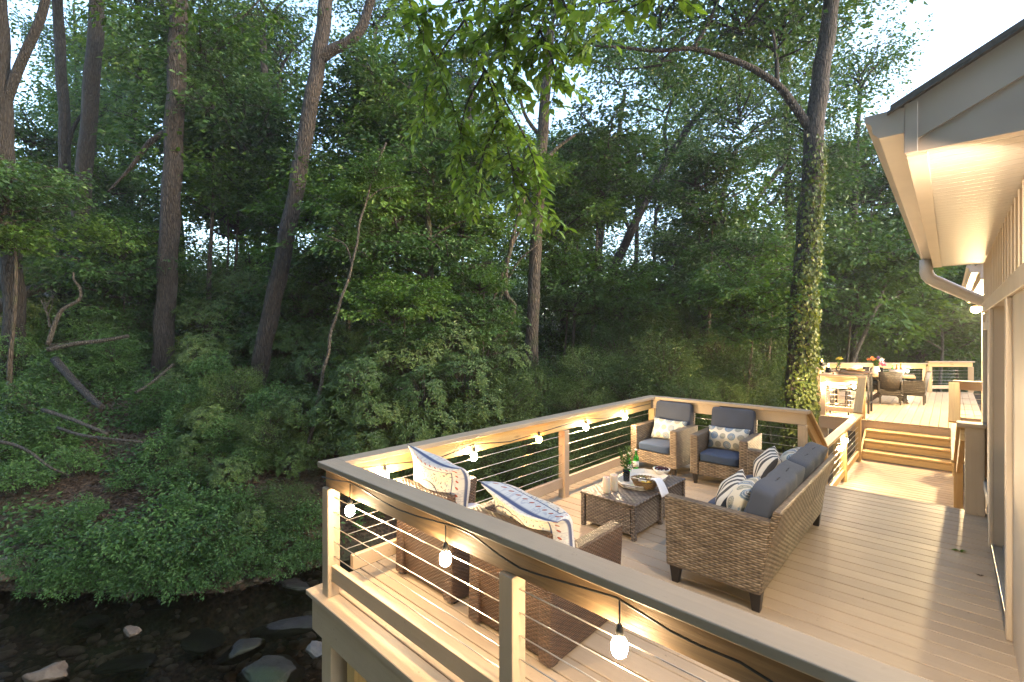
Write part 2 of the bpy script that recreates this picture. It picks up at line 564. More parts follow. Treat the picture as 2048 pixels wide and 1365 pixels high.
# ---- sunken walkway
walk = empty('walkway_platform', (-0.6, 9.6, -0.7), 'low painted walkway platform between the two flights of pine steps', 'platform')
boards(walk, [(-1.42, 7.0), (0.12, 7.0), (0.12, 12.2), (-1.42, 12.2)], 0, -0.7, M['deck'])
mb = MB(); mb.box((-1.40, 9.6, -0.83), (0.04, 5.1, 0.18), grain=1); part(walk, mb, 'rim_board', M['pine'])
for y in (7.6, 11.8):
    mb = MB(); mb.box((-1.32, y, -1.7), (0.10, 0.10, 1.8), grain=2); part(walk, mb, 'support_post', M['pine'])


def steps(label, ys, zs, x0, x1, sgn):
    """ys: riser faces from the bottom up"""
    root = empty('deck_stairs', ((x0 + x1) / 2, ys[0], zs[0]), label, 'stairs')
    for i in range(len(ys)):
        z0 = zs[i]
        mb = MB(); mb.box(((x0 + x1) / 2, ys[i] + sgn * 0.02, z0 + 0.068), (x1 - x0, 0.036, 0.118), grain=0)
        part(root, mb, 'riser', M['pine'])
        mb = MB(); mb.box(((x0 + x1) / 2, ys[i] + sgn * 0.135, z0 + 0.156), (x1 - x0 - 0.005, 0.30, 0.036), grain=0)
        part(root, mb, 'tread', M['pine'])
    for x in (x0 - 0.022, x1 + 0.022):
        mb = MB()
        y0, y1 = ys[0] - sgn * 0.02, ys[-1] + sgn * 0.26
        mb.prism([(y0, zs[0] + 0.01), (y1, zs[0] + 0.01), (y1, zs[-1] + 0.16), (y0, zs[0] + 0.15)], 0, x - 0.018, x + 0.018)
        part(root, mb, 'stringer', M['pine'])
    return root


steps('flight of pine steps rising from the walkway to the dining deck', [12.12, 12.41, 12.70], [-0.7, -0.525, -0.35], -1.34, 0.04, 1)
steps('flight of pine steps going down behind the lounge deck edge', [7.90, 7.61, 7.32], [-0.7, -0.525, -0.35], -1.22, 0.04, -1)

# ---- dining deck
UP = [(-2.27, 13.0), (0.55, 13.0), (0.55, 21.7), (-0.54, 20.75), (-3.12, 18.66), (-3.0, 18.3), (-2.72, 15.3), (-2.27, 15.2)]
upper = empty('dining_deck', (-0.9, 16.5, 0), 'far raised deck of lengthwise boards under the dining table', 'deck')
boards(upper, UP, 1, 0.0, M['deck'])
mb = MB(); mb.box((-0.86, 13.03, -0.165), (2.80, 0.04, 0.25), grain=0); part(upper, mb, 'rim_board', M['paint'])
mb = MB(); mb.box((-2.24, 14.1, -0.165), (0.04, 2.1, 0.25), grain=1); part(upper, mb, 'rim_board', M['paint'])
mb = MB(); mb.beam((-2.70, 15.3, -0.165), (-3.08, 18.6, -0.165), 0.04, 0.25); part(upper, mb, 'rim_board', M['paint'])
mb = MB(); mb.beam((-3.08, 18.62, -0.165), (-0.54, 20.70, -0.165), 0.04, 0.25); part(upper, mb, 'rim_board', M['paint'])
for x, y in ((-2.16, 13.14), (-1.93, 13.14), (-2.6, 15.5), (-3.0, 18.5), (-0.5, 20.5), (-1.45, 13.14)):
    mb = MB(); mb.box((x, y, -1.6), (0.12, 0.12, 2.7), grain=2); part(upper, mb, 'support_post', M['pine'] if x == -1.93 else M['paint'])


# ================================================================== cable railings
def railing(label, p0, p1, z0=0.0, z1=None, h=0.96, posts=(0.0, 1.0), mat='paint', face='old', cap_mat=None, cap_w=0.14, ncab=5,
            bottom=True, cap_ext=(0.07, 0.07), pw=0.09, group='cable railings round the decks', post_mats=None, post_top=True):
    z1 = z0 if z1 is None else z1
    a, b = Vector((p0[0], p0[1], z0)), Vector((p1[0], p1[1], z1))
    d = (b - a)
    u = d.normalized()
    root = empty('cable_railing', a, label, 'railing', group)
    up = Vector((0, 0, 1))
    mb = MB(); mb.beam(a - u * cap_ext[0] + up * (h - 0.02), b + u * cap_ext[1] + up * (h - 0.02), cap_w, 0.04)
    part(root, mb, 'cap_rail', M[cap_mat or mat], 0.005, 2)
    if face:
        mb = MB(); mb.beam(a - u * (cap_ext[0] - 0.03) + up * (h - 0.113), b + u * (cap_ext[1] - 0.03) + up * (h - 0.113), 0.042, 0.14)
        part(root, mb, 'face_board', M[face])
    if bottom:
        mb = MB(); mb.beam(a + u * 0.046 + up * 0.17, b - u * 0.046 + up * 0.17, 0.042, 0.11)
        part(root, mb, 'bottom_rail', M[mat])
    ptop = h - (0.185 if face else 0.042)
    for i, t in enumerate(posts):
        q = a + d * t
        mb = MB(); mb.box(q + up * (ptop / 2 - 0.0), (pw, pw, ptop), grain=2)
        part(root, mb, 'post', M[post_mats[i] if post_mats else mat], 0.004)
    for k in range(ncab):
        zc = 0.285 + (0.71 - 0.285) * k / (ncab - 1)
        sag = random.uniform(-0.002, 0.002)
        mb = MB(); mb.tube([a + up * zc, (a + b) / 2 + up * (zc + sag), b + up * zc], 0.0033, 5)
        part(root, mb, 'cable', M['cable'], 0)
    return root


railing('long front railing with a taupe cap, nearest the camera, strung with three lit bulbs', (-3.285, 1.60), (0.20, 1.60),
        posts=(0.0, 0.515, 1.0))
railing('left side railing of the lounge deck, running back from the near corner', (-3.285, 1.715), (-3.285, 6.53), face='pine',
        posts=(0.56,), cap_ext=(0.045, 0.045))
railing('back railing behind the two blue cushioned wicker chairs', (-3.285, 6.64), (-1.32, 6.64), face='paint', posts=(0.0, 1.0), cap_ext=(0.07, 0.07),
        post_mats=['pine', 'paint'])
railing('short pine railing along the left edge of the low walkway', (-1.37, 8.25), (-1.37, 11.85), -0.7, mat='pine', face=None, posts=(0.0, 0.5, 1.0), cap_ext=(0.1, 0.1))
railing('pine railing along the house side of the low walkway', (0.08, 8.45), (0.08, 11.85), -0.7, mat='pine', face=None, posts=(0.0, 1.0), cap_ext=(0.1, 0.02))


def hand(label, p0, p1, w=0.14):
    r = empty('sloping_handrail', p0, label, 'handrail', 'sloping pine handrails at the steps')
    mb = MB(); mb.beam(p0, p1, w, 0.04); part(r, mb, 'cap_rail', M['pine'], 0.004)
    mb = MB(); q0, q1 = Vector(p0) - Vector((0, 0, 0.093)), Vector(p1) - Vector((0, 0, 0.093))
    mb.beam(q0, q1, 0.04, 0.135); part(r, mb, 'face_board', M['pine'], 0.003)
    return r


hand('sloping pine handrail dropping from the end of the back railing', (-1.31, 6.72, 0.93), (-1.37, 8.13, 0.265))
hand('sloping pine handrail left of the far steps, climbing to the dining deck', (-1.40, 11.98, 0.262), (-1.43, 12.96, 0.92), 0.16)
hand('sloping pine handrail on the house side climbing to the dining deck', (0.06, 11.98, 0.262), (0.06, 12.96, 0.92), 0.16)
hand('sloping pine handrail on the house side dropping from the taupe post', (0.10, 6.98, 0.90), (0.08, 8.32, 0.265), 0.10)
r = empty('railing_post', (0.19, 6.93, 0), 'solid taupe end post with a flat cap beside the glass door wall', 'post')
mb = MB(); mb.box((0.19, 6.93, 0.455), (0.15, 0.14, 0.91), grain=2); part(r, mb, 'post_body', M['paint'])
mb = MB(); mb.box((0.17, 6.93, 0.932), (0.24, 0.19, 0.04), grain=0); part(r, mb, 'post_cap', M['paint'], 0.005)

railing('front railing of the dining deck with two bright bulbs, left of the far steps', (-2.18, 13.09), (-1.43, 13.09), posts=(0.0, 1.0), face='old', mat='paint',
        post_mats=['paint', 'pine'])
railing('left railing of the dining deck, nearer section carrying the lantern', (-2.18, 13.2), (-2.22, 15.1), posts=(1.0,), face='pine')
railing('left railing of the dining deck, farther section behind the bar table', (-2.66, 15.35), (-3.0, 18.45), posts=(0.0, 0.5), face='pine')
railing('far railing of the dining deck behind the dining table', (-2.98, 18.68), (-0.62, 20.62), posts=(0.0, 0.5, 1.0), face='pine')
railing('far railing of the dining deck at its right end, a step taller', (-0.50, 20.72), (0.50, 21.6), h=1.02, posts=(0.0, 1.0), face='pine', pw=0.14)
railing('short railing of the dining deck beside the house, right of the far steps', (0.11, 13.09), (0.50, 13.09), posts=(0.0,), face='paint', ncab=5)

# ================================================================== house
house = empty('house', (2.0, 5.0, 0), 'cream house with eave, gutter and glass doors along the right of the deck', 'house')
WX = 0.28
mb = MB()
mb.box((WX + 0.1, 3.62, 1.32), (0.2, 1.34, 2.68)); mb.box((WX + 0.1, 6.61, 1.32), (0.2, 1.38, 2.68)); mb.box((WX + 0.1, 5.105, 2.395), (0.2, 1.63, 0.53))
mb.box((2.4, 3.05, 1.32), (4.0, 0.2, 2.676)); mb.box((2.4, 7.2, 1.32), (4.0, 0.2, 2.674))
part(house, mb, 'wall', M['cream'], 0)
mb = MB(); mb.box((WX - 0.012, 5.1, 2.17), (0.024, 4.36, 0.11)); part(house, mb, 'trim_band', M['cream'])
y = 3.05
while y < 7.28:
    mb = MB(); mb.box((WX - 0.008, y, 2.437), (0.016, 0.035, 0.424)); part(house, mb, 'batten', M['cream'], 0.002)
    y += 0.205
mb = MB(); mb.box((WX - 0.011, 7.24, 1.06), (0.022, 0.12, 2.1)); part(house, mb, 'corner_board', M['cream'], 0.003)
mb = MB(); mb.box((2.4, 5.1, -0.6), (4.2, 4.4, 1.1)); part(house, mb, 'foundation', M['taupe'], 0)
# glass door in its recess
door = MB(); door.box((WX + 0.125, 4.33, 1.07), (0.06, 0.07, 2.1)); door.box((WX + 0.125, 5.88, 1.07), (0.06, 0.07, 2.1)); door.box((WX + 0.125, 5.105, 0.10), (0.06, 1.48, 0.15)); door.box((WX + 0.125, 5.105, 2.08), (0.06, 1.48, 0.08)); door.box((WX + 0.118, 5.10, 1.1), (0.05, 0.09, 1.86))
df = part(house, door, 'glass_door', M['cream'], 0.004)
mb = MB(); mb.box((WX + 0.13, 5.105, 1.1), (0.008, 1.46, 1.9)); mb.build('pane', M['glass'], df, origin=house.location)
mb = MB(); mb.tube([(WX + 0.07, 5.03, 1.02), (WX + 0.03, 5.03, 1.02), (WX + 0.025, 4.93, 1.02)], 0.010, 8); mb.box((WX + 0.09, 5.03, 1.02), (0.012, 0.04, 0.16)); mb.build('door_handle', M['alu'], df, origin=house.location)
mb = MB(); mb.box((WX + 0.05, 5.105, 0.012), (0.13, 1.62, 0.02)); mb.box((WX - 0.005, 5.105, 0.022), (0.02, 1.62, 0.04)); mb.box((WX + 0.06, 5.105, 0.03), (0.01, 1.62, 0.03))
part(house, mb, 'door_sill', M['alu'], 0.002)
mb = MB(); mb.box((WX - 0.014, 4.24, 1.055), (0.028, 0.10, 2.11)); mb.box((WX - 0.014, 5.97, 1.055), (0.028, 0.10, 2.11)); part(house, mb, 'door_casing', M['cream'], 0.004)
win = MB(); win.box((WX - 0.014, 6.14, 1.15), (0.028, 0.08, 1.7)); win.box((WX - 0.014, 7.06, 1.15), (0.028, 0.08, 1.7)); win.box((WX - 0.014, 6.6, 0.33), (0.028, 0.84, 0.08)); win.box((WX - 0.014, 6.6, 1.97), (0.028, 0.84, 0.08))
wf = part(house, win, 'window', M['cream'], 0.004)
mb = MB(); mb.box((WX - 0.003, 6.6, 1.15), (0.006, 0.84, 1.56)); mb.build('pane', M['glass'], wf, origin=house.location)
mb = MB(); mb.box((WX + 0.02, 6.6, 1.15), (0.03, 0.84, 1.56)); mb.build('curtain', M['ceramic'], wf, origin=house.location)
mb = MB(); mb.box((1.6, 5.1, 0.02), (2.2, 4.0, 0.03)); part(house, mb, 'interior_floor', M['slab'], 0)


def eave(root, x0, wall_x, y0, y1, zs=2.66, slope=0.5, run=3.6):
    """boxed eave: soffit, fascia, gable rake, roof and gutter; x0 is the fascia face"""
    zt = zs + 0.21
    xe = x0 + run
    mb = MB(); mb.box(((x0 + 0.05 + xe) / 2, (y0 + 0.03 + y1) / 2, zs + 0.01), (xe - x0 - 0.05, y1 - y0 - 0.05, 0.012)); part(root, mb, 'soffit', MS, 0)
    mb = MB(); mb.box((x0 + 0.035, (y0 + 0.03 + y1) / 2, zs + 0.003), (0.07, y1 - y0 - 0.05, 0.02)); part(root, mb, 'soffit_trim', M['cream'], 0.002)
    mb = MB(); mb.box((x0 + 0.012, (y0 + y1) / 2, zs + 0.105), (0.024, y1 - y0 - 0.05, 0.20)); part(root, mb, 'fascia', M['cream'], 0.002)
    mb = MB(); mb.prism([(x0, zs), (xe, zs), (xe, zt + slope * run), (x0, zt)], 1, y0, y0 + 0.024); part(root, mb, 'gable_end', M['taupe'], 0)
    mb = MB(); mb.prism([(x0 - 0.004, zs + 0.03), (xe, zs + 0.03 + slope * run), (xe, zt + slope * run + 0.004), (x0 - 0.004, zt + 0.004)], 1, y0 - 0.012, y0 - 0.001); part(root, mb, 'rake_board', M['taupe'], 0.002)
    mb = MB(); mb.box((x0 + 0.018, y0 - 0.017, zs + 0.103), (0.045, 0.01, 0.214)); part(root, mb, 'corner_trim', M['taupe'], 0.002)
    mb = MB(); mb.prism([(x0, zs + 0.001), (xe, zs + 0.001), (xe, zt + slope * run), (x0, zt)], 1, y1 - 0.024, y1); part(root, mb, 'gable_end', M['taupe'], 0)
    rf = MB(); rf.prism([(x0 - 0.05, zt - 0.018), (xe, zt + slope * run + 0.008), (xe, zt + slope * run + 0.028), (x0 - 0.05, zt + 0.002)], 1, y0 - 0.04, y1 + 0.03)
    k = 0
    while k < 15:
        xx = x0 - 0.06 + k * 0.13
        zz = zt - 0.004 + slope * (xx - x0 + 0.0)
        yy = y0 - 0.045
        rf.prism([(xx, zz), (xx + 0.16, zz + 0.08), (xx + 0.16, zz + 0.088), (xx, zz + 0.012)], 1, yy + random.uniform(-0.012, 0.006), y1 + 0.035)
        k += 1
    part(root, rf, 'roof', M['shingle'], 0)
    g = MB()
    P = [(x0 - 0.005, zs + 0.195), (x0 - 0.005, zs + 0.085), (x0 - 0.09, zs + 0.085), (x0 - 0.112, zs + 0.11), (x0 - 0.118, zs + 0.15), (x0 - 0.142, zs + 0.172), (x0 - 0.142, zs + 0.195)]
    g.prism(P, 1, y0 - 0.02, y1 - 0.02)
    go = part(root, g, 'gutter', M['gutter'], 0.002)
    mb = MB(); P2 = [(p[0] * 1.0, p[1]) for p in P]; mb.prism(P2, 1, y0 - 0.024, y0 - 0.0205); mb.build('end_cap', M['taupe'], go, origin=root.location)
    return go


def m_soffit():
    t = NT('vented_soffit')
    w = t.n('ShaderNodeTexWave', {'Vector': t.coord('Object'), 'Scale': 3.6, 'Distortion': 0.0}, wave_type='BANDS', bands_direction='Y', wave_profile='SAW')
    gr = t.ramp(w, [(0.0, (0.0, 0, 0)), (0.06, (1, 1, 1)), (0.94, (1, 1, 1)), (1.0, (0, 0, 0))])
    nz = t.noise(t.coord('Object'), 5)
    col = t.mix(gr, (0.40, 0.36, 0.31), (0.60, 0.54, 0.465))
    return t.done(t.mix(t.math('MULTIPLY', nz, 0.25), col, (0.45, 0.38, 0.3)), 0.5, gr, 0.006, 1.0)


MS = m_soffit()
eave(house, -0.14, WX, 2.65, 7.28)
# downspout: elbow under the gutter, sloping run to the wall, then down
pts = [(-0.20, 7.17, 2.74), (-0.20, 7.17, 2.62)]
for k in range(8):
    a = k / 7 * 1.05
    pts.append((-0.20 + 0.15 * (1 - math.cos(a)), 7.17 + 0.02 * k / 7, 2.62 - 0.15 * math.sin(a)))
pts += [(0.18, 7.34, 2.30), (0.30, 7.37, 2.235), (0.345, 7.375, 2.19), (0.36, 7.375, 2.05), (0.36, 7.375, 0.06)]
rad = [0.042] * len(pts)
mb = MB()
rr = []
fine = []
for i in range(len(pts) - 1):
    fine.append(pts[i])
fine.append(pts[-1])
mb.tube(fine, [0.060 + (0.005 if 1 < i < 10 and i % 2 else 0) for i in range(len(fine))], 10)
part(house, mb, 'downspout', M['gutter'], 0)

wing = empty('house_wing', (1.6, 12, 0), 'farther wing of the house with its own eave, beside the dining deck', 'house')
mb = MB(); mb.box((0.66, 11.45, 1.02), (0.2, 8.3, 3.3)); mb.box((2.2, 15.5, 1.02), (3.0, 0.2, 3.2)); part(wing, mb, 'wall', M['cream'], 0)
mb = MB(); mb.box((0.553, 15.55, 1.3), (0.024, 0.14, 2.6)); part(wing, mb, 'corner_board', M['cream'], 0.003)
eave(wing, 0.31, 0.56, 9.2, 15.9, run=3.0)

# ================================================================== lamps
root = empty('flood_light', (0.31, 2.50, 2.60), 'floodlight under the gable eave at the right edge, glowing on the soffit', 'lamp')
mb = MB(); mb.box((0.07, 0.118, 0.2), (0.09, 0.016, 0.09)); mb.tube([(0.07, 0.115, 0.2), (0.06, 0.06, 0.2), (0.03, 0.01, 0.14), (0.0, 0.01, 0.05), (-0.03, 0.0, -0.06)], 0.012); mb.build('mount', M['ceramic'], root)
dirv = Vector((-0.48, 0.50, -0.72)).normalized()
Mx = dirv.to_track_quat('-Z', 'Y').to_matrix()
c0 = Vector((-0.03, 0.0, -0.09))
mb = MB(); mb.lathe([(0.0, 0.03), (0.028, 0.02), (0.045, -0.06), (0.047, -0.07), (0.043, -0.07), (0.042, -0.06)], c0, 20, M=Mx); hd = mb.build('lamp_head', M['ceramic'], root)
mb = MB(); mb.lathe([(0.041, -0.062), (0.025, -0.066), (0.0, -0.068)], c0, 16, M=Mx); mb.build('lens', M['flood'], hd)

root = empty('wall_light', (0.56, 14.75, 2.46), 'bright lamp under the far eave above the dining deck', 'lamp')
mb = MB(); mb.box((-0.015, 0, 0.02), (0.03, 0.12, 0.14)); mb.tube([(-0.02, 0, 0.03), (-0.10, 0, 0.06), (-0.14, 0, 0.055)], 0.012); mb.build('bracket', M['ceramic'], root)
mb = MB(); mb.lathe([(0.0, 0.075), (0.045, 0.07), (0.075, 0.05), (0.078, 0.04), (0.07, 0.04)], (-0.14, 0, 0), 18); mb.build('shade', M['ceramic'], root)
mb = MB(); mb.lathe([(0.0, -0.085), (0.05, -0.07), (0.08, -0.01), (0.055, 0.035), (0.0, 0.04)], (-0.14, 0, 0), 12); mb.build('bulb', M['farlamp'], root)


def pendant(root, p, drop, glow='bulb', k=1.0):
    """socket on a short lead with its bulb, in world space under root"""
    p = Vector(p)
    o = root.location
    mb = MB()
    mb.tube([p + Vector((0, 0, drop)), p + Vector((0, 0, 0.07 * k))], 0.0035, 6)
    mb.lathe([(0.0, 0.075), (0.009, 0.072), (0.015, 0.055), (0.016, 0.022), (0.013, 0.018)], p, 12)
    s = mb.build('socket', M['cord'], root, origin=o)
    mb = MB()
    mb.lathe([(0.0, -0.050), (0.014, -0.048), (0.026, -0.037), (0.031, -0.018), (0.031, 0.0), (0.025, 0.015), (0.014, 0.024)], p, 10)
    mb.build('bulb', M[glow], s, origin=o)


def string_light(label, cord, bulbs, glow='bulb'):
    root = empty('string_light', cord[0], label, 'string light', 'string lights hung on the railings')
    if len(cord) > 1:
        mb = MB(); mb.tube(cord, 0.0048, 6); part(root, mb, 'cord', M['cord'], 0)
    for b in bulbs:
        p, drop = b[0], b[1]
        pendant(root, p, drop, b[2] if len(b) > 2 else glow)
    return root


YF = 1.565
cp = [(644, 954), (670, 961), (697, 964), (723, 977), (764, 1003), (797, 1020), (834, 1033), (888.6, 1047.5), (915, 1056), (946, 1071), (1000, 1112), (1040, 1137), (1075, 1149), (1140, 1168), (1218, 1190.7), (1234, 1196), (1285, 1227.6), (1340, 1262), (1400, 1292), (1480, 1325), (1560, 1375), (1640, 1420)]
cord = [at_y(x, y, YF) for x, y in cp]
bl = []
for (bx, by), (tx, ty) in (((700, 1018), (699, 966)), ((891, 1113), (888.6, 1047.5)), ((1239, 1288), (1236, 1196))):
    p = at_y(bx, by, YF - 0.012); q = at_y(tx, ty, YF)
    bl.append((p, max(0.09, q.z - p.z)))
string_light('string of lit bulbs drooping on the outside of the near front railing', cord, bl, 'bulb_near')
XL = -3.243
lb = [at_x(x, y, XL) for x, y in ((770, 950), (948, 911), (1172, 853), (1250, 833))]
cord = [Vector((XL - 0.012, 1.75, 0.88))]
for p in lb: cord += [Vector((XL - 0.012, p.y - 0.02, 0.855)), Vector((XL - 0.012, p.y + 0.02, 0.855)), Vector((XL - 0.012, p.y + 0.5, 0.80))]
cord = cord[:-1] + [Vector((XL - 0.012, 6.5, 0.86))]
string_light('string of lit bulbs with an added orange glint inside the left railing', cord, [(p, 0.10) for p in lb] + [(at_x(1078, 877, XL), 0.06, 'post_glint')])  # last bulb is added: it stands in for an orange reflection on the post
wb = [at_x(1692, 880, -1.33), at_x(1680, 896, -1.33)]
string_light('two small lit bulbs under the cap of the low walkway railing', [Vector((-1.33, 8.6, 0.20)), wb[1] + Vector((0, 0, 0.08)), wb[0] + Vector((0, 0, 0.08)), Vector((-1.33, 11.5, 0.2))], [(p, 0.08) for p in wb], 'bulb_big')
ub = [at_y(1645, 771, 13.0), at_y(1708, 773, 13.0)]
string_light('two bright bulbs on the front railing of the dining deck', [Vector((-2.2, 13.05, 0.88)), Vector((-2.15, 13.05, 0.86)), Vector((-1.8, 13.05, 0.80)), Vector((-1.45, 13.05, 0.87))], [(p, 0.08) for p in ub], 'bulb_big')
tb = [at_y(1723, 741, 19.2), at_y(1815, 742, 20.1)]
string_light('bulbs glowing on the far railing behind the dining table', [tb[0] + Vector((-0.8, -0.3, 0.16)), tb[0] + Vector((0, 0, 0.1)), (tb[0] + tb[1]) / 2 + Vector((0, 0, 0.02)), tb[1] + Vector((0, 0, 0.1))], [(p, 0.10) for p in tb])
tb = at_x(1655, 764, -2.13)
string_light('single bulb inside the left railing of the dining deck', [Vector((-2.14, 13.3, 0.86)), tb + Vector((0, 0, 0.09)), Vector((-2.14, 15.0, 0.84))], [(tb, 0.09)], 'bulb_bright')


# ================================================================== cushions and pillows
def m_medallion():
    t = NT('medallion_print')
    tc = t.n('ShaderNodeTexCoord'); sp = t.n('ShaderNodeSeparateXYZ', {0: (tc, 'UV')})
    u = t.math('MULTIPLY', (sp, 'X'), 4.4); v = t.math('MULTIPLY', (sp, 'Y'), 2.6)
    row = t.math('FLOOR', v)
    u = t.math('ADD', u, t.math('MULTIPLY_ADD', t.math('MODULO', row, 2.0), 0.5, 0.2))
    col_i = t.math('FLOOR', u)
    fu = t.math('SUBTRACT', t.math('FRACT', u), 0.5); fv = t.math('SUBTRACT', t.math('FRACT', v), 0.5)
    r = t.math('SQRT', t.math('ADD', t.math('MULTIPLY', fu, fu), t.math('MULTIPLY', fv, fv)))
    an = t.math('ARCTAN2', fv, fu)
    pet = t.math('MULTIPLY', t.math('SINE', t.math('MULTIPLY', an, 16.0)), 0.012)
    rr = t.math('ADD', r, pet)
    base = (0.60, 0.55, 0.44)
    bl = t.ramp(rr, [(0.0, (0.5, 0.5, 0.45)), (0.06, (0.03, 0.05, 0.09)), (0.13, (0.45, 0.48, 0.46)), (0.17, (0.06, 0.12, 0.22)), (0.27, (0.38, 0.45, 0.48)), (0.31, (0.05, 0.11, 0.19)), (0.40, (0.16, 0.26, 0.34)), (0.44, base)])
    bl.color_ramp.interpolation = 'CONSTANT'
    ol = t.ramp(rr, [(0.0, (0.5, 0.46, 0.36)), (0.05, (0.10, 0.10, 0.09)), (0.10, (0.32, 0.31, 0.24)), (0.2, (0.12, 0.13, 0.12)), (0.25, (0.36, 0.35, 0.28)), (0.30, (0.09, 0.10, 0.11)), (0.34, base)])
    ol.color_ramp.interpolation = 'CONSTANT'
    w = t.math('MODULO', t.math('ADD', col_i, row), 2.0)
    c = t.mix(w, bl, ol)
    nz = t.noise(t.coord('UV'), 160, 2)
    return t.done(t.mix(t.math('MULTIPLY', nz, 0.3), c, base), 0.9, nz, 0.002, 0.4)


def m_stripe():
    t = NT('black_and_cream_stripe')
    tc = t.n('ShaderNodeTexCoord'); sp = t.n('ShaderNodeSeparateXYZ', {0: (tc, 'UV')})
    wob = t.noise(t.coord('UV'), 3, 2)
    f = t.math('FRACT', t.math('ADD', t.math('MULTIPLY', (sp, 'X'), 4.6), t.math('MULTIPLY', wob, 0.12)))
    c = t.ramp(f, [(0.0, (0.66, 0.63, 0.56)), (0.5, (0.022, 0.024, 0.032))])
    c.color_ramp.interpolation = 'CONSTANT'
    nz = t.noise(t.coord('UV'), 170, 2)
    return t.done(t.mix(t.math('MULTIPLY', nz, 0.2), c, (0.3, 0.28, 0.25)), 0.9, nz, 0.002, 0.4)


def m_paisley():
    t = NT('paisley_print')
    tc = t.n('ShaderNodeTexCoord'); sp = t.n('ShaderNodeSeparateXYZ', {0: (tc, 'UV')})
    X, Y = (sp, 'X'), (sp, 'Y')
    base = t.mix(t.noise(t.coord('UV'), 4, 2), (0.50, 0.44, 0.34), (0.58, 0.52, 0.42))
    # scribbled vines
    nz = t.noise(t.coord('UV'), 5.0, 3, 0.6, 1.6)
    ln = t.math('ABSOLUTE', t.math('SUBTRACT', t.math('FRACT', t.math('MULTIPLY', nz, 6.0)), 0.5))
    vine = t.ramp(ln, [(0.0, (1, 1, 1)), (0.09, (1, 1, 1)), (0.15, (0, 0, 0))])
    brk = t.ramp(t.noise(t.coord('UV'), 22, 2), [(0.42, (0, 0, 0)), (0.5, (1, 1, 1))])
    # big scalloped fan rising from the bottom edge
    dx = t.math('SUBTRACT', X, 0.42); dy = t.math('SUBTRACT', Y, 0.05)
    rr = t.math('SQRT', t.math('ADD', t.math('MULTIPLY', dx, dx), t.math('MULTIPLY', dy, dy)))
    an = t.math('ARCTAN2', dy, dx)
    sc = t.math('MULTIPLY', t.math('ABSOLUTE', t.math('SINE', t.math('MULTIPLY', an, 6.0))), 0.035)
    rs = t.math('SUBTRACT', rr, sc)
    edge = t.ramp(rs, [(0.30, (0, 0, 0)), (0.305, (1, 1, 1)), (0.318, (1, 1, 1)), (0.323, (0, 0, 0))])
    edge2 = t.ramp(rs, [(0.60, (0, 0, 0)), (0.606, (1, 1, 1)), (0.618, (1, 1, 1)), (0.624, (0, 0, 0))])
    inside = t.ramp(rs, [(0.298, (1, 1, 1)), (0.302, (0, 0, 0))])
    quiet = t.math('SUBTRACT', 1.0, t.math('MULTIPLY', inside, t.ramp(rr, [(0.12, (0.2, 0.2, 0.2)), (0.2, (1, 1, 1))])))
    vf = t.math('MULTIPLY', t.math('MULTIPLY', vine, brk), quiet)
    c = t.mix(t.math('MULTIPLY', vf, 0.85), base, (0.03, 0.035, 0.07))
    blue = t.ramp(t.noise(t.coord('UV'), 11, 3), [(0.54, (0, 0, 0)), (0.62, (1, 1, 1))])
    c = t.mix(t.math('MULTIPLY', t.math('MULTIPLY', blue, quiet), 0.45), c, (0.22, 0.30, 0.40))
    c = t.mix(t.math('MAXIMUM', edge, edge2), c, (0.03, 0.035, 0.06))
    # border along the top and the sides with red dots
    e = t.math('MINIMUM', t.math('SUBTRACT', 1.0, Y), t.math('MINIMUM', X, t.math('SUBTRACT', 1.0, X)))
    bord = t.ramp(e, [(0.10, (1, 1, 1)), (0.104, (0, 0, 0))])
    bord.color_ramp.interpolation = 'CONSTANT'
    c = t.mix(bord, c, t.mix(t.math('MULTIPLY', vine, 0.35), (0.50, 0.48, 0.44), (0.12, 0.15, 0.25)))
    al = t.math('ADD', X, Y)
    df = t.math('SUBTRACT', t.math('FRACT', t.math('MULTIPLY', t.math('ADD', X, t.math('MULTIPLY', Y, 1.0)), 11.0)), 0.5)
    de = t.math('MULTIPLY', t.math('SUBTRACT', e, 0.055), 11.0)
    dr = t.math('SQRT', t.math('ADD', t.math('MULTIPLY', df, df), t.math('MULTIPLY', de, de)))
    dot = t.ramp(dr, [(0.0, (0.2, 0.1, 0.1)), (0.05, (0.42, 0.07, 0.03)), (0.22, (0, 0, 0))])
    dm = t.ramp(dr, [(0.14, (1, 1, 1)), (0.18, (0, 0, 0))])
    c = t.mix(t.math('MULTIPLY', dm, bord), c, dot)
    line = t.ramp(e, [(0.0, (1, 1, 1)), (0.010, (1, 1, 1)), (0.013, (0, 0, 0)), (0.097, (0, 0, 0)), (0.10, (1, 1, 1)), (0.110, (1, 1, 1)), (0.113, (0, 0, 0))])
    c = t.mix(line, c, (0.06, 0.075, 0.14))
    return t.done(c, 0.9, t.noise(t.coord('UV'), 240, 2), 0.0015, 0.4)


M['medallion'], M['stripe'], M['paisley'] = m_medallion(), m_stripe(), m_paisley()


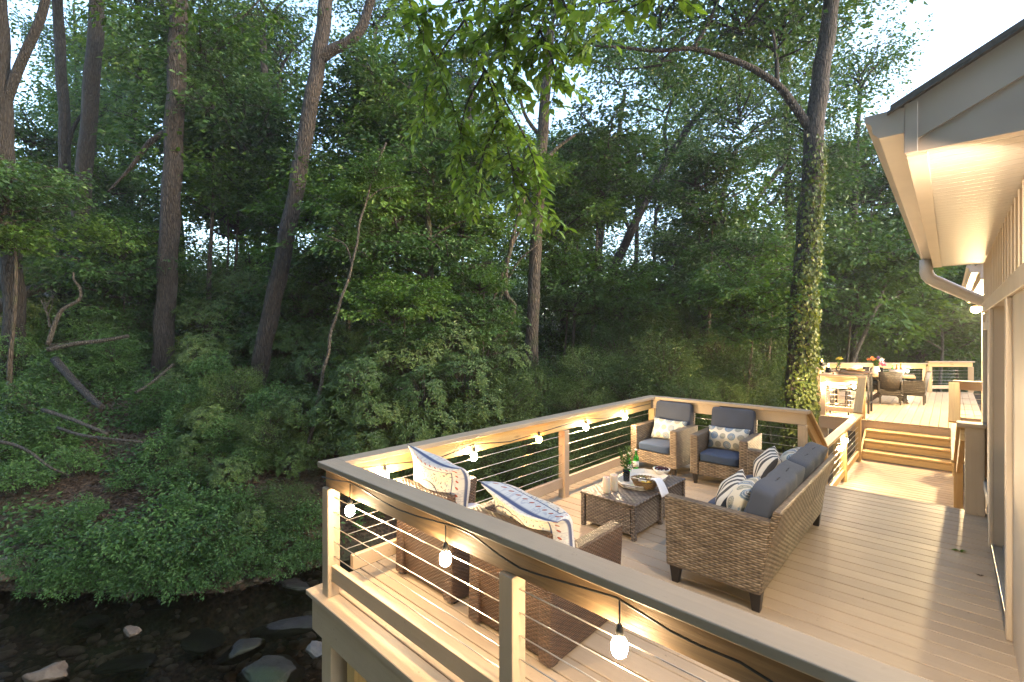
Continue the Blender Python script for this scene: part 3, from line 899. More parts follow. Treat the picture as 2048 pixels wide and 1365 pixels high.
def pillow(name, w, h, th, mat, label, cat='pillow', group=None, pinch=0.09, n=20, seed=1, top=True, droop=0.0):
    """stuffed pillow standing on its lower edge: x across, z up, y through; ears at the corners"""
    rng = np.random.default_rng(seed)
    g = np.linspace(-1, 1, n + 1)
    U, Vv = np.meshgrid(g, g)
    ph = rng.uniform(0, 6, 6)
    prof = np.clip((1 - np.abs(U) ** 2.6) * (1 - np.abs(Vv) ** 2.6), 0, 1) ** 0.5
    wr = 1 + 0.07 * np.sin(5 * U + ph[0] + 2 * Vv) + 0.06 * np.sin(6 * Vv + ph[1] - U * 3)
    X = w / 2 * U * (1 - pinch * (1 - Vv ** 2))
    Z = h / 2 * Vv * (1 - pinch * (1 - U ** 2)) + h / 2
    Y = th / 2 * prof * wr
    bend = 0.02 * np.sin(2.2 * U + ph[2]) + 0.015 * np.sin(3 * Vv + ph[3])
    if droop:
        k = np.clip((Z / h - 0.62) / 0.38, 0, 1)
        Z = Z - droop * k ** 2 * (0.55 + 0.45 * np.sin(1.5 * U + ph[4]))
        bend = bend - droop * 1.1 * k ** 2
    N = (n + 1) ** 2
    A = np.stack([X, Y + bend, Z], -1).reshape(-1, 3); B = np.stack([X, -Y + bend, Z], -1).reshape(-1, 3)
    V = np.concatenate([A, B])
    uv = np.stack([(U + 1) / 2, (Vv + 1) / 2], -1).reshape(-1, 2); uv = np.concatenate([uv, uv])
    i = np.arange(n)
    a = (i[:, None] * (n + 1) + i[None, :]).ravel()
    F1 = np.stack([a, a + n + 1, a + n + 2, a + 1], -1)
    F = np.concatenate([F1, F1[:, ::-1] + N])
    o = np_mesh(name, V, F, mat, smooth=True, uv=uv)
    m = o.modifiers.new('weld', 'WELD'); m.merge_threshold = 0.0004
    if top: tag(o, label, cat, group)
    return o


def cushion(mb_name, size, mat, parent, loc=(0, 0, 0), rot=None, puff=0.25, n=10, seed=0, tuft=None, p=8.0):
    """boxy cushion: rounded box with soft crown"""
    rng = np.random.default_rng(seed)
    bm = bmesh.new()
    bmesh.ops.create_cube(bm, size=1.0)
    bmesh.ops.subdivide_edges(bm, edges=bm.edges[:], cuts=n, use_grid_fill=True)
    sx, sy, sz = size
    ph = rng.uniform(0, 6, 4)
    for v in bm.verts:
        x, y, z = v.co * 2
        m = (abs(x) ** p + abs(y) ** p + abs(z) ** p) ** (1 / p)
        mx = max(abs(x), abs(y), abs(z))
        q = Vector((x, y, z)) * (mx / m)
        cr = (1 - q.x ** 2) * (1 - q.y ** 2)
        zz = q.z * (1 - puff * 0.5 + puff * cr)
        zz += 0.05 * math.sin(4 * q.x + ph[0]) * math.sin(3 * q.y + ph[1])
        if tuft is not None:
            for ty in tuft:                                # stitched creases across the cushion
                zz -= 0.09 * math.exp(-((q.y - ty) * 9) ** 2) * (1 if q.z > 0 else -1)
            zz += 0.022 * math.sin(11 * q.y + 3 * q.x + ph[2]) + 0.02 * math.sin(7 * q.x - 5 * q.y + ph[3])
        v.co = Vector((q.x * sx / 2, q.y * sy / 2, zz * sz / 2))
    me = bpy.data.meshes.new(mb_name)
    for f in bm.faces: f.smooth = True
    bm.to_mesh(me); bm.free()
    me.materials.append(mat)
    o = bpy.data.objects.new(mb_name, me); COL.objects.link(o)
    o.parent = parent; o.location = loc
    if rot: o.rotation_euler = rot
    return o


# ================================================================== wicker armchairs (origin on the floor, facing -Y)
def back_chair(label):
    r = empty('armchair', (0, 0, 0), label, 'armchair', 'grey wicker armchairs with blue cushions')
    W, D, AH = 0.68, 0.66, 0.62
    for s in (-1, 1):
        mb = MB(); mb.box((s * (W / 2 - 0.05), 0, (AH + 0.12) / 2), (0.10, D, AH - 0.12)); mb.build('arm', M['grey_wicker'], r, bevel=0.018, seg=3)
        for y in (-1, 1):
            mb = MB(); mb.box((s * (W / 2 - 0.055), y * (D / 2 - 0.05), 0.065), (0.062, 0.062, 0.13), taper=(0.62, 0.62)); mb.build('leg', M['leg'], r, bevel=0.003)
    mb = MB(); mb.box((0, -D / 2 + 0.045, 0.205), (W - 0.2, 0.05, 0.17)); mb.build('front_panel', M['grey_wicker'], r, bevel=0.01, seg=2)
    mb = MB(); mb.box((0, 0.03, 0.27), (W - 0.2, D - 0.12, 0.03)); mb.build('seat_deck', M['leg'], r)
    mb = MB()
    mb.prism([(D / 2 - 0.07, 0.13), (D / 2 - 0.01, 0.13), (D / 2 + 0.09, 0.80), (D / 2 + 0.035, 0.80)], 0, -(W / 2 - 0.07), W / 2 - 0.07)
    mb.build('backrest', M['grey_wicker'], r, bevel=0.012, seg=2)
    cushion('seat_cushion', (W - 0.205, 0.56, 0.125), M['blue'], r, (0, -0.04, 0.345), puff=0.3, n=12, seed=3, p=10.0)
    cushion('back_cushion', (0.53, 0.56, 0.13), M['greycush'], r, (0, D / 2 - 0.05, 0.63), (R(80), 0, 0), 0.25, 14, seed=5, p=14.0, tuft=())
    return r


ch = back_chair('blue cushioned wicker armchair against the back railing, beside its corner post')
ch.location = (-2.93, 6.27, 0); ch.rotation_euler = (0, 0, R(-2))
ch2 = copy_tree(ch, (-2.09, 6.25, 0), R(2), 'blue cushioned wicker armchair by the back railing, beside the far sofa arm')
p = pillow('throw_pillow', 0.50, 0.30, 0.15, M['medallion'], 'cream lumbar pillow with round medallions on the armchair at the corner post', 'pillow', 'medallion lumbar pillows', seed=4)
p.location = (-2.89, 6.28, 0.405); p.rotation_euler = (R(-16), 0, R(-3))
p2 = pillow('throw_pillow', 0.52, 0.30, 0.15, M['medallion'], 'cream lumbar pillow with round medallions on the armchair beside the sofa', 'pillow', 'medallion lumbar pillows', seed=9)
p2.location = (-2.08, 6.25, 0.405); p2.rotation_euler = (R(-16), 0, R(3))


def front_chair(label):
    """brown wicker armchair whose woven shell goes down to the deck; faces +Y"""
    r = empty('armchair', (0, 0, 0), label, 'armchair', 'brown wicker armchairs with paisley pillows')
    W, D, AH = 0.69, 0.78, 0.60
    for s in (-1, 1):
        mb = MB()
        x0, x1 = s * (W / 2 - 0.095), s * (W / 2)
        mb.prism([(-0.02, 0.02), (D - 0.06, 0.02), (D, AH), (0.0, AH)], 0, min(x0, x1), max(x0, x1))
        mb.build('arm', M['brown_wicker'], r, bevel=0.014, seg=3)
    mb = MB(); mb.prism([(0.02, 0.02), (0.08, 0.02), (0.05, 0.75), (-0.03, 0.75)], 0, -W / 2 + 0.03, W / 2 - 0.03)
    mb.build('backrest', M['brown_wicker'], r, bevel=0.012, seg=2)
    mb = MB(); mb.prism([(D - 0.13, 0.02), (D - 0.08, 0.02), (D - 0.06, 0.30), (D - 0.12, 0.30)], 0, -W / 2 + 0.096, W / 2 - 0.096)
    mb.build('front_panel', M['brown_wicker'], r, bevel=0.008)
    for s in (-1, 1):
        for y in (0.05, D - 0.12):
            mb = MB(); mb.box((s * (W / 2 - 0.045), y, 0.011), (0.05, 0.05, 0.022)); mb.build('foot', M['leg'], r)
    cushion('seat_cushion', (W - 0.2, 0.62, 0.13), M['palecush'], r, (0, 0.40, 0.36), puff=0.3, seed=8)
    return r


fa = front_chair('brown wicker armchair seen from behind in the near corner by the left railing')
fa.location = (-2.855, 2.10, 0)
fb = copy_tree(fa, (-1.965, 2.07, 0), R(0), 'brown wicker armchair seen from behind, its arm top showing above the front rail')
pa = pillow('throw_pillow', 0.66, 0.60, 0.27, M['paisley'], 'paisley pillow with one tall pointed ear on the armchair in the near corner', 'pillow', 'paisley pillows on the brown armchairs', 0.10, 24, 11, droop=0.06)
pa.location = (-2.86, 2.27, 0.42); pa.rotation_euler = (R(5), R(3), R(2))
pb = pillow('throw_pillow', 0.68, 0.56, 0.28, M['paisley'], 'paisley pillow with its dotted border folded over, slumped on the right brown armchair', 'pillow', 'paisley pillows on the brown armchairs', 0.08, 24, 17, droop=0.13)
pb.location = (-1.95, 2.28, 0.42); pb.rotation_euler = (R(6), R(4), R(0))

# ================================================================== sofa (faces -X)
sofa = empty('sofa', (-1.24, 4.46, 0), 'grey brown wicker sofa with blue grey cushions, its back to the house', 'sofa')
o = sofa.location
SL = 1.04
for y in (-1, 1):
    mb = MB(); yy = o.y + y * (SL - 0.045)
    mb.prism([(-1.585, 0.13), (-0.925, 0.13), (-0.865, 0.64), (-1.60, 0.655)], 1, yy - 0.045, yy + 0.045)
    part(sofa, mb, 'arm', M['grey_wicker'], 0.016, 3)
for x in (-1.53, -0.965):
    for y in (-1, 1):
        mb = MB(); mb.box((x, o.y + y * (SL - 0.06), 0.066), (0.075, 0.075, 0.132), taper=(0.66, 0.66)); part(sofa, mb, 'leg', M['leg'], 0.003)
mb = MB()
mb.prism([(-0.985, 0.13), (-0.925, 0.13), (-0.895, 0.38), (-0.80, 0.71), (-0.85, 0.72), (-0.955, 0.40)], 1, o.y - SL + 0.02, o.y + SL - 0.02)
part(sofa, mb, 'backrest', M['grey_wicker'], 0.014, 3)
mb = MB(); mb.box((-1.555, o.y, 0.205), (0.05, 2 * SL - 0.18, 0.16)); part(sofa, mb, 'front_panel', M['grey_wicker'], 0.008)
mb = MB(); mb.box((-1.26, o.y, 0.27), (0.58, 2 * SL - 0.18, 0.03)); part(sofa, mb, 'seat_deck', M['leg'])
for i in range(2):
    yy = o.y + (i - 0.5) * 0.935
    cushion('back_cushion', (0.44, 0.945, 0.19), M['greycush'], sofa, (-0.985 - o.x, yy - o.y, 0.615), (0, R(-74), 0), 0.3, 26, seed=30 + i, p=12.0, tuft=(-0.34, 0.34))
for i in range(3):
    yy = o.y + (i - 1) * 0.625
    cushion('seat_cushion', (0.585, 0.622, 0.13), M['blue'], sofa, (-1.285 - o.x, yy - o.y, 0.35), puff=0.22, seed=20 + i)
for (y, mt, lab, w, s, dx, tilt) in (
        (3.90, 'stripe', 'black and cream striped pillow at the near arm of the sofa', 0.44, 1, -0.16, -24),
        (3.78, 'medallion', 'medallion pillow behind the near striped pillow, against the near sofa arm', 0.44, 2, 0.00, -18),
        (4.93, 'stripe', 'black and cream striped pillow toward the far end of the sofa', 0.46, 3, -0.15, -20),
        (5.12, 'medallion', 'medallion pillow leaning at the far arm of the sofa behind the striped one', 0.44, 5, 0.01, -16)):
    q = pillow('throw_pillow', w, 0.40, 0.17, M[mt], lab, 'pillow', 'pillows on the sofa', 0.07, 18, 40 + s)
    q.location = (-1.20 + dx, y, 0.405)
    q.rotation_euler = (R(tilt), 0, R(-90 + (12 if s in (1, 3) else 4)))

# ================================================================== coffee table
ct = empty('coffee_table', (-2.38, 4.42, 0), 'low woven wicker coffee table holding the tray and candles', 'coffee table')
o = ct.location
mb = MB(); mb.box((0, 0, 0.325), (0.60, 1.12, 0.03)); mb.build('table_top', M['top_wicker'], ct, bevel=0.01, seg=2)
for s in (-1, 1):
    mb = MB(); mb.box((s * 0.265, 0, 0.179), (0.03, 1.03, 0.26)); mb.build('side_panel', M['table_wicker'], ct, bevel=0.004)
    mb = MB(); mb.box((0, s * 0.525, 0.179), (0.49, 0.03, 0.26)); mb.build('end_panel', M['table_wicker'], ct, bevel=0.004)
    for y in (-0.53, 0.0, 0.53):
        mb = MB(); mb.box((s * 0.275, y, 0.155), (0.042, 0.046, 0.31)); mb.build('leg', M['table_wicker'], ct, bevel=0.006)
TZ = 0.3405
# candles
for i, (px, py, h, lab) in enumerate(((1213, 985, 0.15, 'ivory pillar candle on the coffee table, the one nearer its corner'), (1228, 981, 0.155, 'ivory pillar candle beside the tray, behind the other candle'))):
    b = at_z(px, py, TZ)
    r = empty('pillar_candle', (b.x, b.y, TZ), lab, 'candle', 'candles on the coffee table')
    mb = MB(); mb.lathe([(0.0, 0.0), (0.036, 0.0), (0.037, 0.004), (0.037, h - 0.006), (0.033, h), (0.022, h - 0.006), (0.0, h - 0.014)], n=22); mb.build('wax_body', M['wax'], r)
    mb = MB(); mb.tube([(0, 0, h - 0.016), (0.002, 0, h + 0.004)], 0.0016, 5); mb.build('wick', M['cord'], r)
# tray, octagonal
tr = empty('serving_tray', (-2.36, 4.53, TZ), 'whitewashed octagonal wooden tray on the coffee table', 'tray', rz=R(8))
a, b, cxx = 0.20, 0.32, 0.11
octo = [(-a, -b + cxx), (-a + cxx, -b), (a - cxx, -b), (a, -b + cxx), (a, b - cxx), (a - cxx, b), (-a + cxx, b), (-a, b - cxx)]
mb = MB(); mb.prism([(x * 0.93, y * 0.95) for x, y in octo], 2, 0.003, 0.013); mb.build('tray_base', M['tray'], tr)
mb = MB()
for i in range(8):
    q0, q1 = octo[i], octo[(i + 1) % 8]
    i0 = (q0[0] * 0.9, q0[1] * 0.93); i1 = (q1[0] * 0.9, q1[1] * 0.93)
    o0, o1 = (q0[0] * 1.05, q0[1] * 1.03), (q1[0] * 1.05, q1[1] * 1.03)
    vs = [(*i0, 0.002), (*i1, 0.002), (*o1, 0.046), (*o0, 0.046), (i0[0] * 0.96, i0[1] * 0.97, 0.009), (i1[0] * 0.96, i1[1] * 0.97, 0.009), (o1[0] * 0.965, o1[1] * 0.975, 0.05), (o0[0] * 0.965, o0[1] * 0.975, 0.05)]
    mb.add(vs, [(0, 1, 2, 3), (7, 6, 5, 4), (3, 2, 6, 7), (0, 4, 5, 1)])
mb.build('tray_rim', M['tray'], tr)
for s in (-1, 1):
    mb = MB(); mb.tube([(-0.05, s * (b + 0.008), 0.03), (-0.045, s * (b + 0.02), 0.034), (0.045, s * (b + 0.02), 0.034), (0.05, s * (b + 0.008), 0.03)], 0.006, 6); mb.build('handle', M['tray'], tr)
TT = TZ + 0.0135
bs = at_z(1290, 975, TT)
bk = empty('wicker_basket', (bs.x, bs.y, TT), 'round straw basket of cheese, lemons and a napkin on the tray', 'basket')
mb = MB(); mb.lathe([(0.0, 0.003), (0.075, 0.0), (0.085, 0.006), (0.105, 0.035), (0.118, 0.07), (0.122, 0.078), (0.117, 0.082), (0.108, 0.07), (0.095, 0.035), (0.078, 0.012), (0.0, 0.01)], n=28, sx=1.15); mb.build('basket_bowl', M['basket'], bk)
mb = MB()
for k in range(28):
    a0 = 2 * math.pi * k / 28; a1 = a0 + 0.36
    mb.tube([(0.121 * 1.15 * math.cos(a0), 0.121 * math.sin(a0), 0.074), (0.124 * 1.15 * math.cos((a0 + a1) / 2), 0.124 * math.sin((a0 + a1) / 2), 0.083), (0.118 * 1.15 * math.cos(a1), 0.118 * math.sin(a1), 0.077)], 0.0045, 5)
mb.build('braided_rim', M['basket'], bk)


def lump(name, loc, rad, mat, label, cat, group=None, sx=1, sy=1, sz=1, seed=0, parent=None, sub=3, amp=0.12):
    bm = bmesh.new(); bmesh.ops.create_icosphere(bm, subdivisions=sub, radius=1)
    rng = random.Random(seed)
    ph = [rng.uniform(0, 6) for _ in range(6)]
    for v in bm.verts:
        p = v.co
        k = 1 + amp * (math.sin(3 * p.x + ph[0]) * math.sin(2.5 * p.y + ph[1]) + 0.6 * math.sin(5 * p.z + ph[2] + 2 * p.x))
        v.co = Vector((p.x * sx, p.y * sy, p.z * sz)) * (rad * k)
    for f in bm.faces: f.smooth = True
    me = bpy.data.meshes.new(name); bm.to_mesh(me); bm.free(); me.materials.append(mat)
    ob = bpy.data.objects.new(name, me); COL.objects.link(ob); ob.location = loc
    if parent: ob.parent = parent
    elif label: tag(ob, label, cat, group)
    return ob


z0 = TT + 0.012
lump('cheese', (bs.x - 0.035, bs.y + 0.01, z0 + 0.045), 0.042, M['ceramic'], 'small white round cheese in the straw basket', 'cheese', sz=0.8, seed=2, amp=0.03)
lump('lemon', (bs.x + 0.005, bs.y - 0.045, z0 + 0.032), 0.030, M['lemon'], 'lemon in the basket in front of the white cheese', 'lemon', 'lemons in the basket', sx=1.25, seed=3, amp=0.03)
lump('lemon', (bs.x + 0.06, bs.y - 0.02, z0 + 0.036), 0.030, M['lemon'], 'lemon in the basket next to the napkin', 'lemon', 'lemons in the basket', sx=1.2, seed=4, amp=0.03)
lump('bread_roll', (bs.x + 0.02, bs.y + 0.05, z0 + 0.036), 0.036, M['bread'], 'crusty bread roll at the back of the straw basket', 'bread roll', sx=1.3, seed=6)
mb = MB(); mb.tube([(bs.x - 0.02, bs.y - 0.075, TT + 0.098), (bs.x + 0.05, bs.y - 0.055, TT + 0.099), (bs.x + 0.10, bs.y - 0.02, TT + 0.10)], [0.006, 0.007, 0.008], 6)
kn = empty('cheese_knife', (bs.x, bs.y, TT + 0.098), 'dark handled knife lying across the rim of the straw basket', 'knife')
mb.build('handle', M['darkwood'], kn, origin=kn.location)
mb = MB(); mb.box((bs.x - 0.065, bs.y - 0.085, TT + 0.098), (0.09, 0.018, 0.002), Matrix.Rotation(R(14), 3, 'Z')); mb.build('blade', M['alu'], kn, origin=kn.location)
# napkin draped over basket, tray and table edge
n = 14
V, F = [], []
for i in range(n + 1):
    s = i / n
    for j in range(7):
        w = (j / 6 - 0.5) * 0.13 * (0.75 + 0.4 * s)
        x = bs.x + 0.05 + 0.20 * s; y = bs.y + 0.02 + w - 0.10 * s
        z = TT + 0.085 + 0.03 * math.sin(s * 2.4) - max(0, s - 0.45) ** 1.4 * 0.27 + 0.007 * math.sin(j * 1.9 + 3 * s)
        V.append((x, y, max(z, TZ + 0.006)))
for i in range(n):
    for j in range(6): F.append((i * 7 + j, i * 7 + j + 1, (i + 1) * 7 + j + 1, (i + 1) * 7 + j))
nap = np_mesh('napkin', np.array(V), np.array(F), M['napkin'], smooth=True)
sm = nap.modifiers.new('thick', 'SOLIDIFY'); sm.thickness = 0.004
tag(nap, 'white fringed napkin draped out of the basket over the tray rim', 'napkin')
# bowl of cherries
bw = at_z(1323, 951, TZ)
br = empty('fruit_bowl', (bw.x, bw.y, TZ), 'white bowl heaped with dark cherries at the far end of the coffee table', 'bowl')
mb = MB(); mb.lathe([(0.0, 0.0), (0.04, 0.0), (0.042, 0.006), (0.07, 0.03), (0.09, 0.065), (0.092, 0.074), (0.086, 0.074), (0.066, 0.034), (0.0, 0.014)], n=28); mb.build('bowl_shell', M['ceramic'], br)
rng = random.Random(5)
chs = MB()
for k in range(46):
    a = rng.uniform(0, 6.28); rr_ = 0.075 * math.sqrt(rng.random())
    zz = 0.062 + 0.030 * (1 - (rr_ / 0.078) ** 2) + rng.uniform(-0.008, 0.006)
    chs.lathe([(0.0, -0.0115), (0.008, -0.008), (0.0118, 0.0), (0.008, 0.009), (0.003, 0.0095), (0.0, 0.008)], (rr_ * math.cos(a), rr_ * math.sin(a), zz), 8)
co = chs.build('cherries', M['cherry'], None)
co.location = (bw.x, bw.y, TZ)
tag(co, 'heap of dark red cherries filling the white bowl', 'cherries', kind='stuff')


# bottles, glass and herbs
def bottle(loc, h, r, mat, label, group, cap='ceramic'):
    e = empty('bottle', loc, label, 'bottle', group)
    mb = MB(); mb.lathe([(0.0, 0.0), (r, 0.0), (r, h * 0.55), (r * 0.85, h * 0.63), (r * 0.42, h * 0.78), (r * 0.38, h * 0.94), (r * 0.45, h * 0.95), (r * 0.45, h * 0.985), (0.0, h * 0.985)], n=18); mb.build('bottle_glass', M[mat], e)
    mb = MB(); mb.lathe([(r * 0.46, h * 0.95), (r * 0.5, h * 0.955), (r * 0.5, h), (0.0, h)], n=14); mb.build('bottle_cap', M[cap], e)
    mb = MB(); mb.lathe([(r * 1.01, h * 0.18), (r * 1.01, h * 0.45)], n=18); mb.build('paper_band', M['ceramic'], e)
    return e


b1, b2 = at_z(1257, 948, TZ), at_z(1272, 941, TZ)
bottle((b1.x, b1.y, TZ), 0.235, 0.033, 'greenglass', 'green glass bottle behind the herb glass, nearer the left railing', 'green bottles on the coffee table')
bottle((b2.x, b2.y, TZ), 0.24, 0.033, 'greenglass', 'green glass bottle nearest the cherry bowl', 'green bottles on the coffee table')
gl = at_z(1253, 962, TT)
ge = empty('drinking_glass', (gl.x, gl.y, TT), 'clear tumbler holding sprigs of herbs on the tray', 'glass')
mb = MB(); mb.lathe([(0.0, 0.0), (0.033, 0.0), (0.037, 0.12), (0.0345, 0.12), (0.031, 0.008), (0.0, 0.008)], n=20); mb.build('tumbler', M['clear'], ge)


def sprig(root, base, n, h, spread, leaf, mat, stem='leafC', seed=0, flowers=None, name='foliage'):
    rng = np.random.default_rng(seed)
    mb = MB(); C, A, N_ = [], [], []
    tips = []
    for k in range(n):
        a = rng.uniform(0, 6.28); sp = spread * rng.uniform(0.3, 1)
        hh = h * rng.uniform(0.65, 1)
        p = [Vector((base[0] + sp * t * t * math.cos(a) * 1.0, base[1] + sp * t * t * math.sin(a), base[2] + hh * t)) for t in (0, 0.35, 0.7, 1)]
        mb.tube(p, [0.0016, 0.0014, 0.0012, 0.0008], 4)
        tips.append(p[-1])
        for q in range(int(10)):
            t = rng.uniform(0.35, 1); c = p[0].lerp(p[3], t)
            C.append(tuple(c)); d = rng.normal(size=3); d[2] = abs(d[2]) * 0.6; A.append(d / np.linalg.norm(d)); N_.append((0, 0, 1) + rng.normal(size=3) * 0.4)
    mb.build('stems', M[stem], root)
    V, F = leaves(np.array(C), np.array(A), np.array(N_), leaf * rng.uniform(0.7, 1.2, len(C)), 0.35)
    np_mesh(name, V, F, M[mat], root)
    return tips


def leaves(C, A, N, L, wr=0.5, fold=0.12, droop=0.12):
    """four-cornered folded leaves: C base points, A axes, N rough normals, L lengths"""
    A = A / np.linalg.norm(A, axis=1, keepdims=True)
    Sd = np.cross(N, A); Sd /= np.linalg.norm(Sd, axis=1, keepdims=True) + 1e-9
    Nn = np.cross(A, Sd)
    L = np.broadcast_to(np.asarray(L, float), (len(C),))[:, None]
    W = L * wr / 2
    m = C + A * L * 0.42 + Nn * L * fold
    tip = C + A * L - Nn * L * droop
    V = np.stack([C, m + Sd * W, tip, m - Sd * W], 1).reshape(-1, 3)
    F = np.arange(len(C) * 4).reshape(-1, 4)
    return V, F


sprig(ge, (0, 0, 0.01), 15, 0.36, 0.13, 0.045, 'ground_leaf', seed=2)
hb = empty('herb_sprig', (bs.x - 0.035, bs.y + 0.005, z0 + 0.085), 'sprig of green herbs lying on the white cheese', 'herb')
rngh = np.random.default_rng(3)
Ch = rngh.normal(size=(26, 3)) * np.array([0.022, 0.016, 0.004]); Ah = rngh.normal(size=(26, 3)) * np.array([1, 1, 0.35])
V, F = leaves(Ch, Ah, np.tile((0, 0, 1.0), (26, 1)) + rngh.normal(size=(26, 3)) * 0.3, 0.035, 0.3)
np_mesh('sprig_leaves', V, F, M['ground_leaf'], hb)

# ================================================================== dining deck furniture
dt = empty('dining_table', (-1.28, 17.05, 0), 'long oak dining table on crossed dark legs, set on the far deck', 'table', rz=R(4))
mb = MB(); mb.box((0, 0, 0.73), (1.15, 1.0, 0.045), grain=0); mb.build('table_top', M['slab'], dt, bevel=0.006)
for y in (-0.36, 0.36):
    for s in (-1, 1):
        mb = MB(); mb.beam((s * 0.42, y, 0.0), (-s * 0.30, y + s * 0.03, 0.705), 0.06, 0.07); mb.build('leg', M['darkwood'], dt, bevel=0.004)


def dining_chair(label):
    r = empty('dining_chair', (0, 0, 0), label, 'chair', 'dark wicker dining chairs')
    mb = MB(); vs = []
    n = 10
    for z, w, dy in ((0.40, 0.42, 0.0), (0.62, 0.47, -0.03), (0.90, 0.52, -0.09)):
        for k in range(n + 1):
            u = k / n * 2 - 1
            vs.append((u * w / 2, -0.22 + dy + 0.07 * u * u, z))
    m = len(vs)
    vs += [(x, y - 0.03, z) for x, y, z in vs]
    fs = []
    for i in range(2):
        for k in range(n):
            a = i * (n + 1) + k
            fs += [(a, a + 1, a + n + 2, a + n + 1), (m + a + n + 1, m + a + n + 2, m + a + 1, m + a)]
    for k in range(n):
        a = 2 * (n + 1) + k
        fs.append((a, a + 1, m + a + 1, m + a)); fs.append((k, m + k, m + k + 1, k + 1))
    for i in range(2):
        for k in (0, n):
            a = i * (n + 1) + k; fs.append((a, a + n + 1, m + a + n + 1, m + a))
    mb.add(vs, fs, None, True); mb.build('backrest', M['dark_wicker'], r)
    mb = MB(); mb.box((0, 0.02, 0.34), (0.47, 0.50, 0.17)); mb.build('seat', M['dark_wicker'], r, bevel=0.02, seg=2)
    for s in (-1, 1):
        mb = MB(); mb.prism([(-0.24, 0.34), (0.24, 0.30), (0.25, 0.62), (0.20, 0.655), (-0.25, 0.64)], 0, s * 0.235 - 0.022, s * 0.235 + 0.022); mb.build('arm', M['dark_wicker'], r, bevel=0.01, seg=2)
        for y in (-1, 1):
            mb = MB(); mb.box((s * 0.21, y * 0.20, 0.135), (0.045, 0.045, 0.27), taper=(0.75, 0.75)); lg = mb.build('leg', M['dark_wicker'], r)
            f_ = MB(); f_.box((s * 0.21, y * 0.20, 0.012), (0.036, 0.036, 0.026)); f_.build('foot_cap', M['alu'], lg)
    cushion('seat_cushion', (0.42, 0.42, 0.05), M['leg'], r, (0, 0.03, 0.445), puff=0.3, seed=2)
    return r


dc = dining_chair('dark wicker dining chair seen from behind at the near side of the table'); dc.location = (-1.19, 16.28, 0); dc.rotation_euler = (0, 0, R(6))
copy_tree(dc, (-0.70, 16.75, 0), R(88), 'dark wicker dining chair seen from the side at the right end of the table')
copy_tree(dc, (-1.75, 17.85, 0), R(175), 'dark wicker dining chair on the far side of the table, mostly hidden by it')

# bar table and stools
bt = empty('bar_table', (-1.78, 14.25, 0), 'dark framed bar height table pushed to the railing of the dining deck', 'bar table')
mb = MB(); mb.box((0, 0, 0.965), (0.78, 0.62, 0.035), grain=0); mb.build('table_top', M['darkwood'], bt, bevel=0.004)
mb = MB(); mb.box((0, 0, 0.92), (0.70, 0.54, 0.05)); mb.build('apron', M['black'], bt)
for sx in (-1, 1):
    for sy in (-1, 1):
        mb = MB(); mb.box((sx * 0.36, sy * 0.28, 0.47), (0.045, 0.045, 0.94)); mb.build('leg', M['black'], bt, bevel=0.003)
    mb = MB(); mb.box((sx * 0.36, 0, 0.24), (0.03, 0.52, 0.03)); mb.build('stretcher', M['black'], bt)
st = empty('bar_stool', (-1.92, 13.62, 0), 'wooden backed bar stool nearest the front railing of the dining deck', 'bar stool', 'bar stools at the bar table', rz=R(0))
mb = MB(); mb.box((0, 0, 0.64), (0.38, 0.36, 0.05), grain=0); mb.build('seat', M['slab'], st, bevel=0.012, seg=2)
mb = MB(); mb.box((0, -0.17, 0.82), (0.40, 0.03, 0.24), grain=0); mb.build('backrest', M['slab'], st, bevel=0.01, seg=2)
for sx in (-1, 1):
    mb = MB(); mb.beam((sx * 0.18, 0.17, 0.0), (sx * 0.16, 0.15, 0.63), 0.03, 0.03); mb.build('leg', M['black'], st)
    mb = MB(); mb.beam((sx * 0.18, -0.18, 0.0), (sx * 0.165, -0.165, 0.92), 0.03, 0.03); mb.build('leg', M['black'], st)
for y in (-0.165, 0.165):
    mb = MB(); mb.box((0, y, 0.22), (0.33, 0.022, 0.022)); mb.build('footrest', M['black'], st)
copy_tree(st, (-1.80, 14.95, 0), R(180), 'wooden backed bar stool on the far side of the bar table')

# things on the dining table, the bar table and the railing
DT = 0.7535


def put(px, py, z): return at_z(px, py, z)


def pot(loc, prof, mat, name, label, cat, n=20):
    e = empty(name, loc, label, cat)
    mb = MB(); mb.lathe(prof, n=n); mb.build('vessel', M[mat], e)
    return e


tp = lambda x, y: Matrix.Rotation(R(4), 4, 'Z') @ Vector((x, y, 0)) + Vector((-1.28, 17.05, DT))
q = tp(-0.28, -0.32)
pi = pot(q, [(0.0, 0.0), (0.075, 0.0), (0.10, 0.05), (0.105, 0.12), (0.085, 0.19), (0.075, 0.22), (0.085, 0.245), (0.078, 0.245), (0.068, 0.22), (0.0, 0.20)], 'ceramic', 'flower_pitcher', 'white pitcher of orange, purple and pink flowers on the dining table', 'pitcher')
mb = MB(); mb.tube([(-0.08, 0, 0.21), (-0.13, 0, 0.20), (-0.14, 0, 0.13), (-0.10, 0, 0.06)], 0.011, 7); mb.build('handle', M['ceramic'], pi)
sprig(pi, (0, 0, 0.18), 14, 0.26, 0.14, 0.07, 'ground_leaf', seed=12)
M['orange'] = m_plain('orange_petal', (0.85, 0.28, 0.10), 0.6); M['purple'] = m_plain('purple_petal', (0.16, 0.09, 0.32), 0.6); M['pink'] = m_plain('pink_petal', (0.80, 0.28, 0.42), 0.6); M['yellow'] = m_plain('yellow_petal', (0.65, 0.60, 0.12), 0.6)


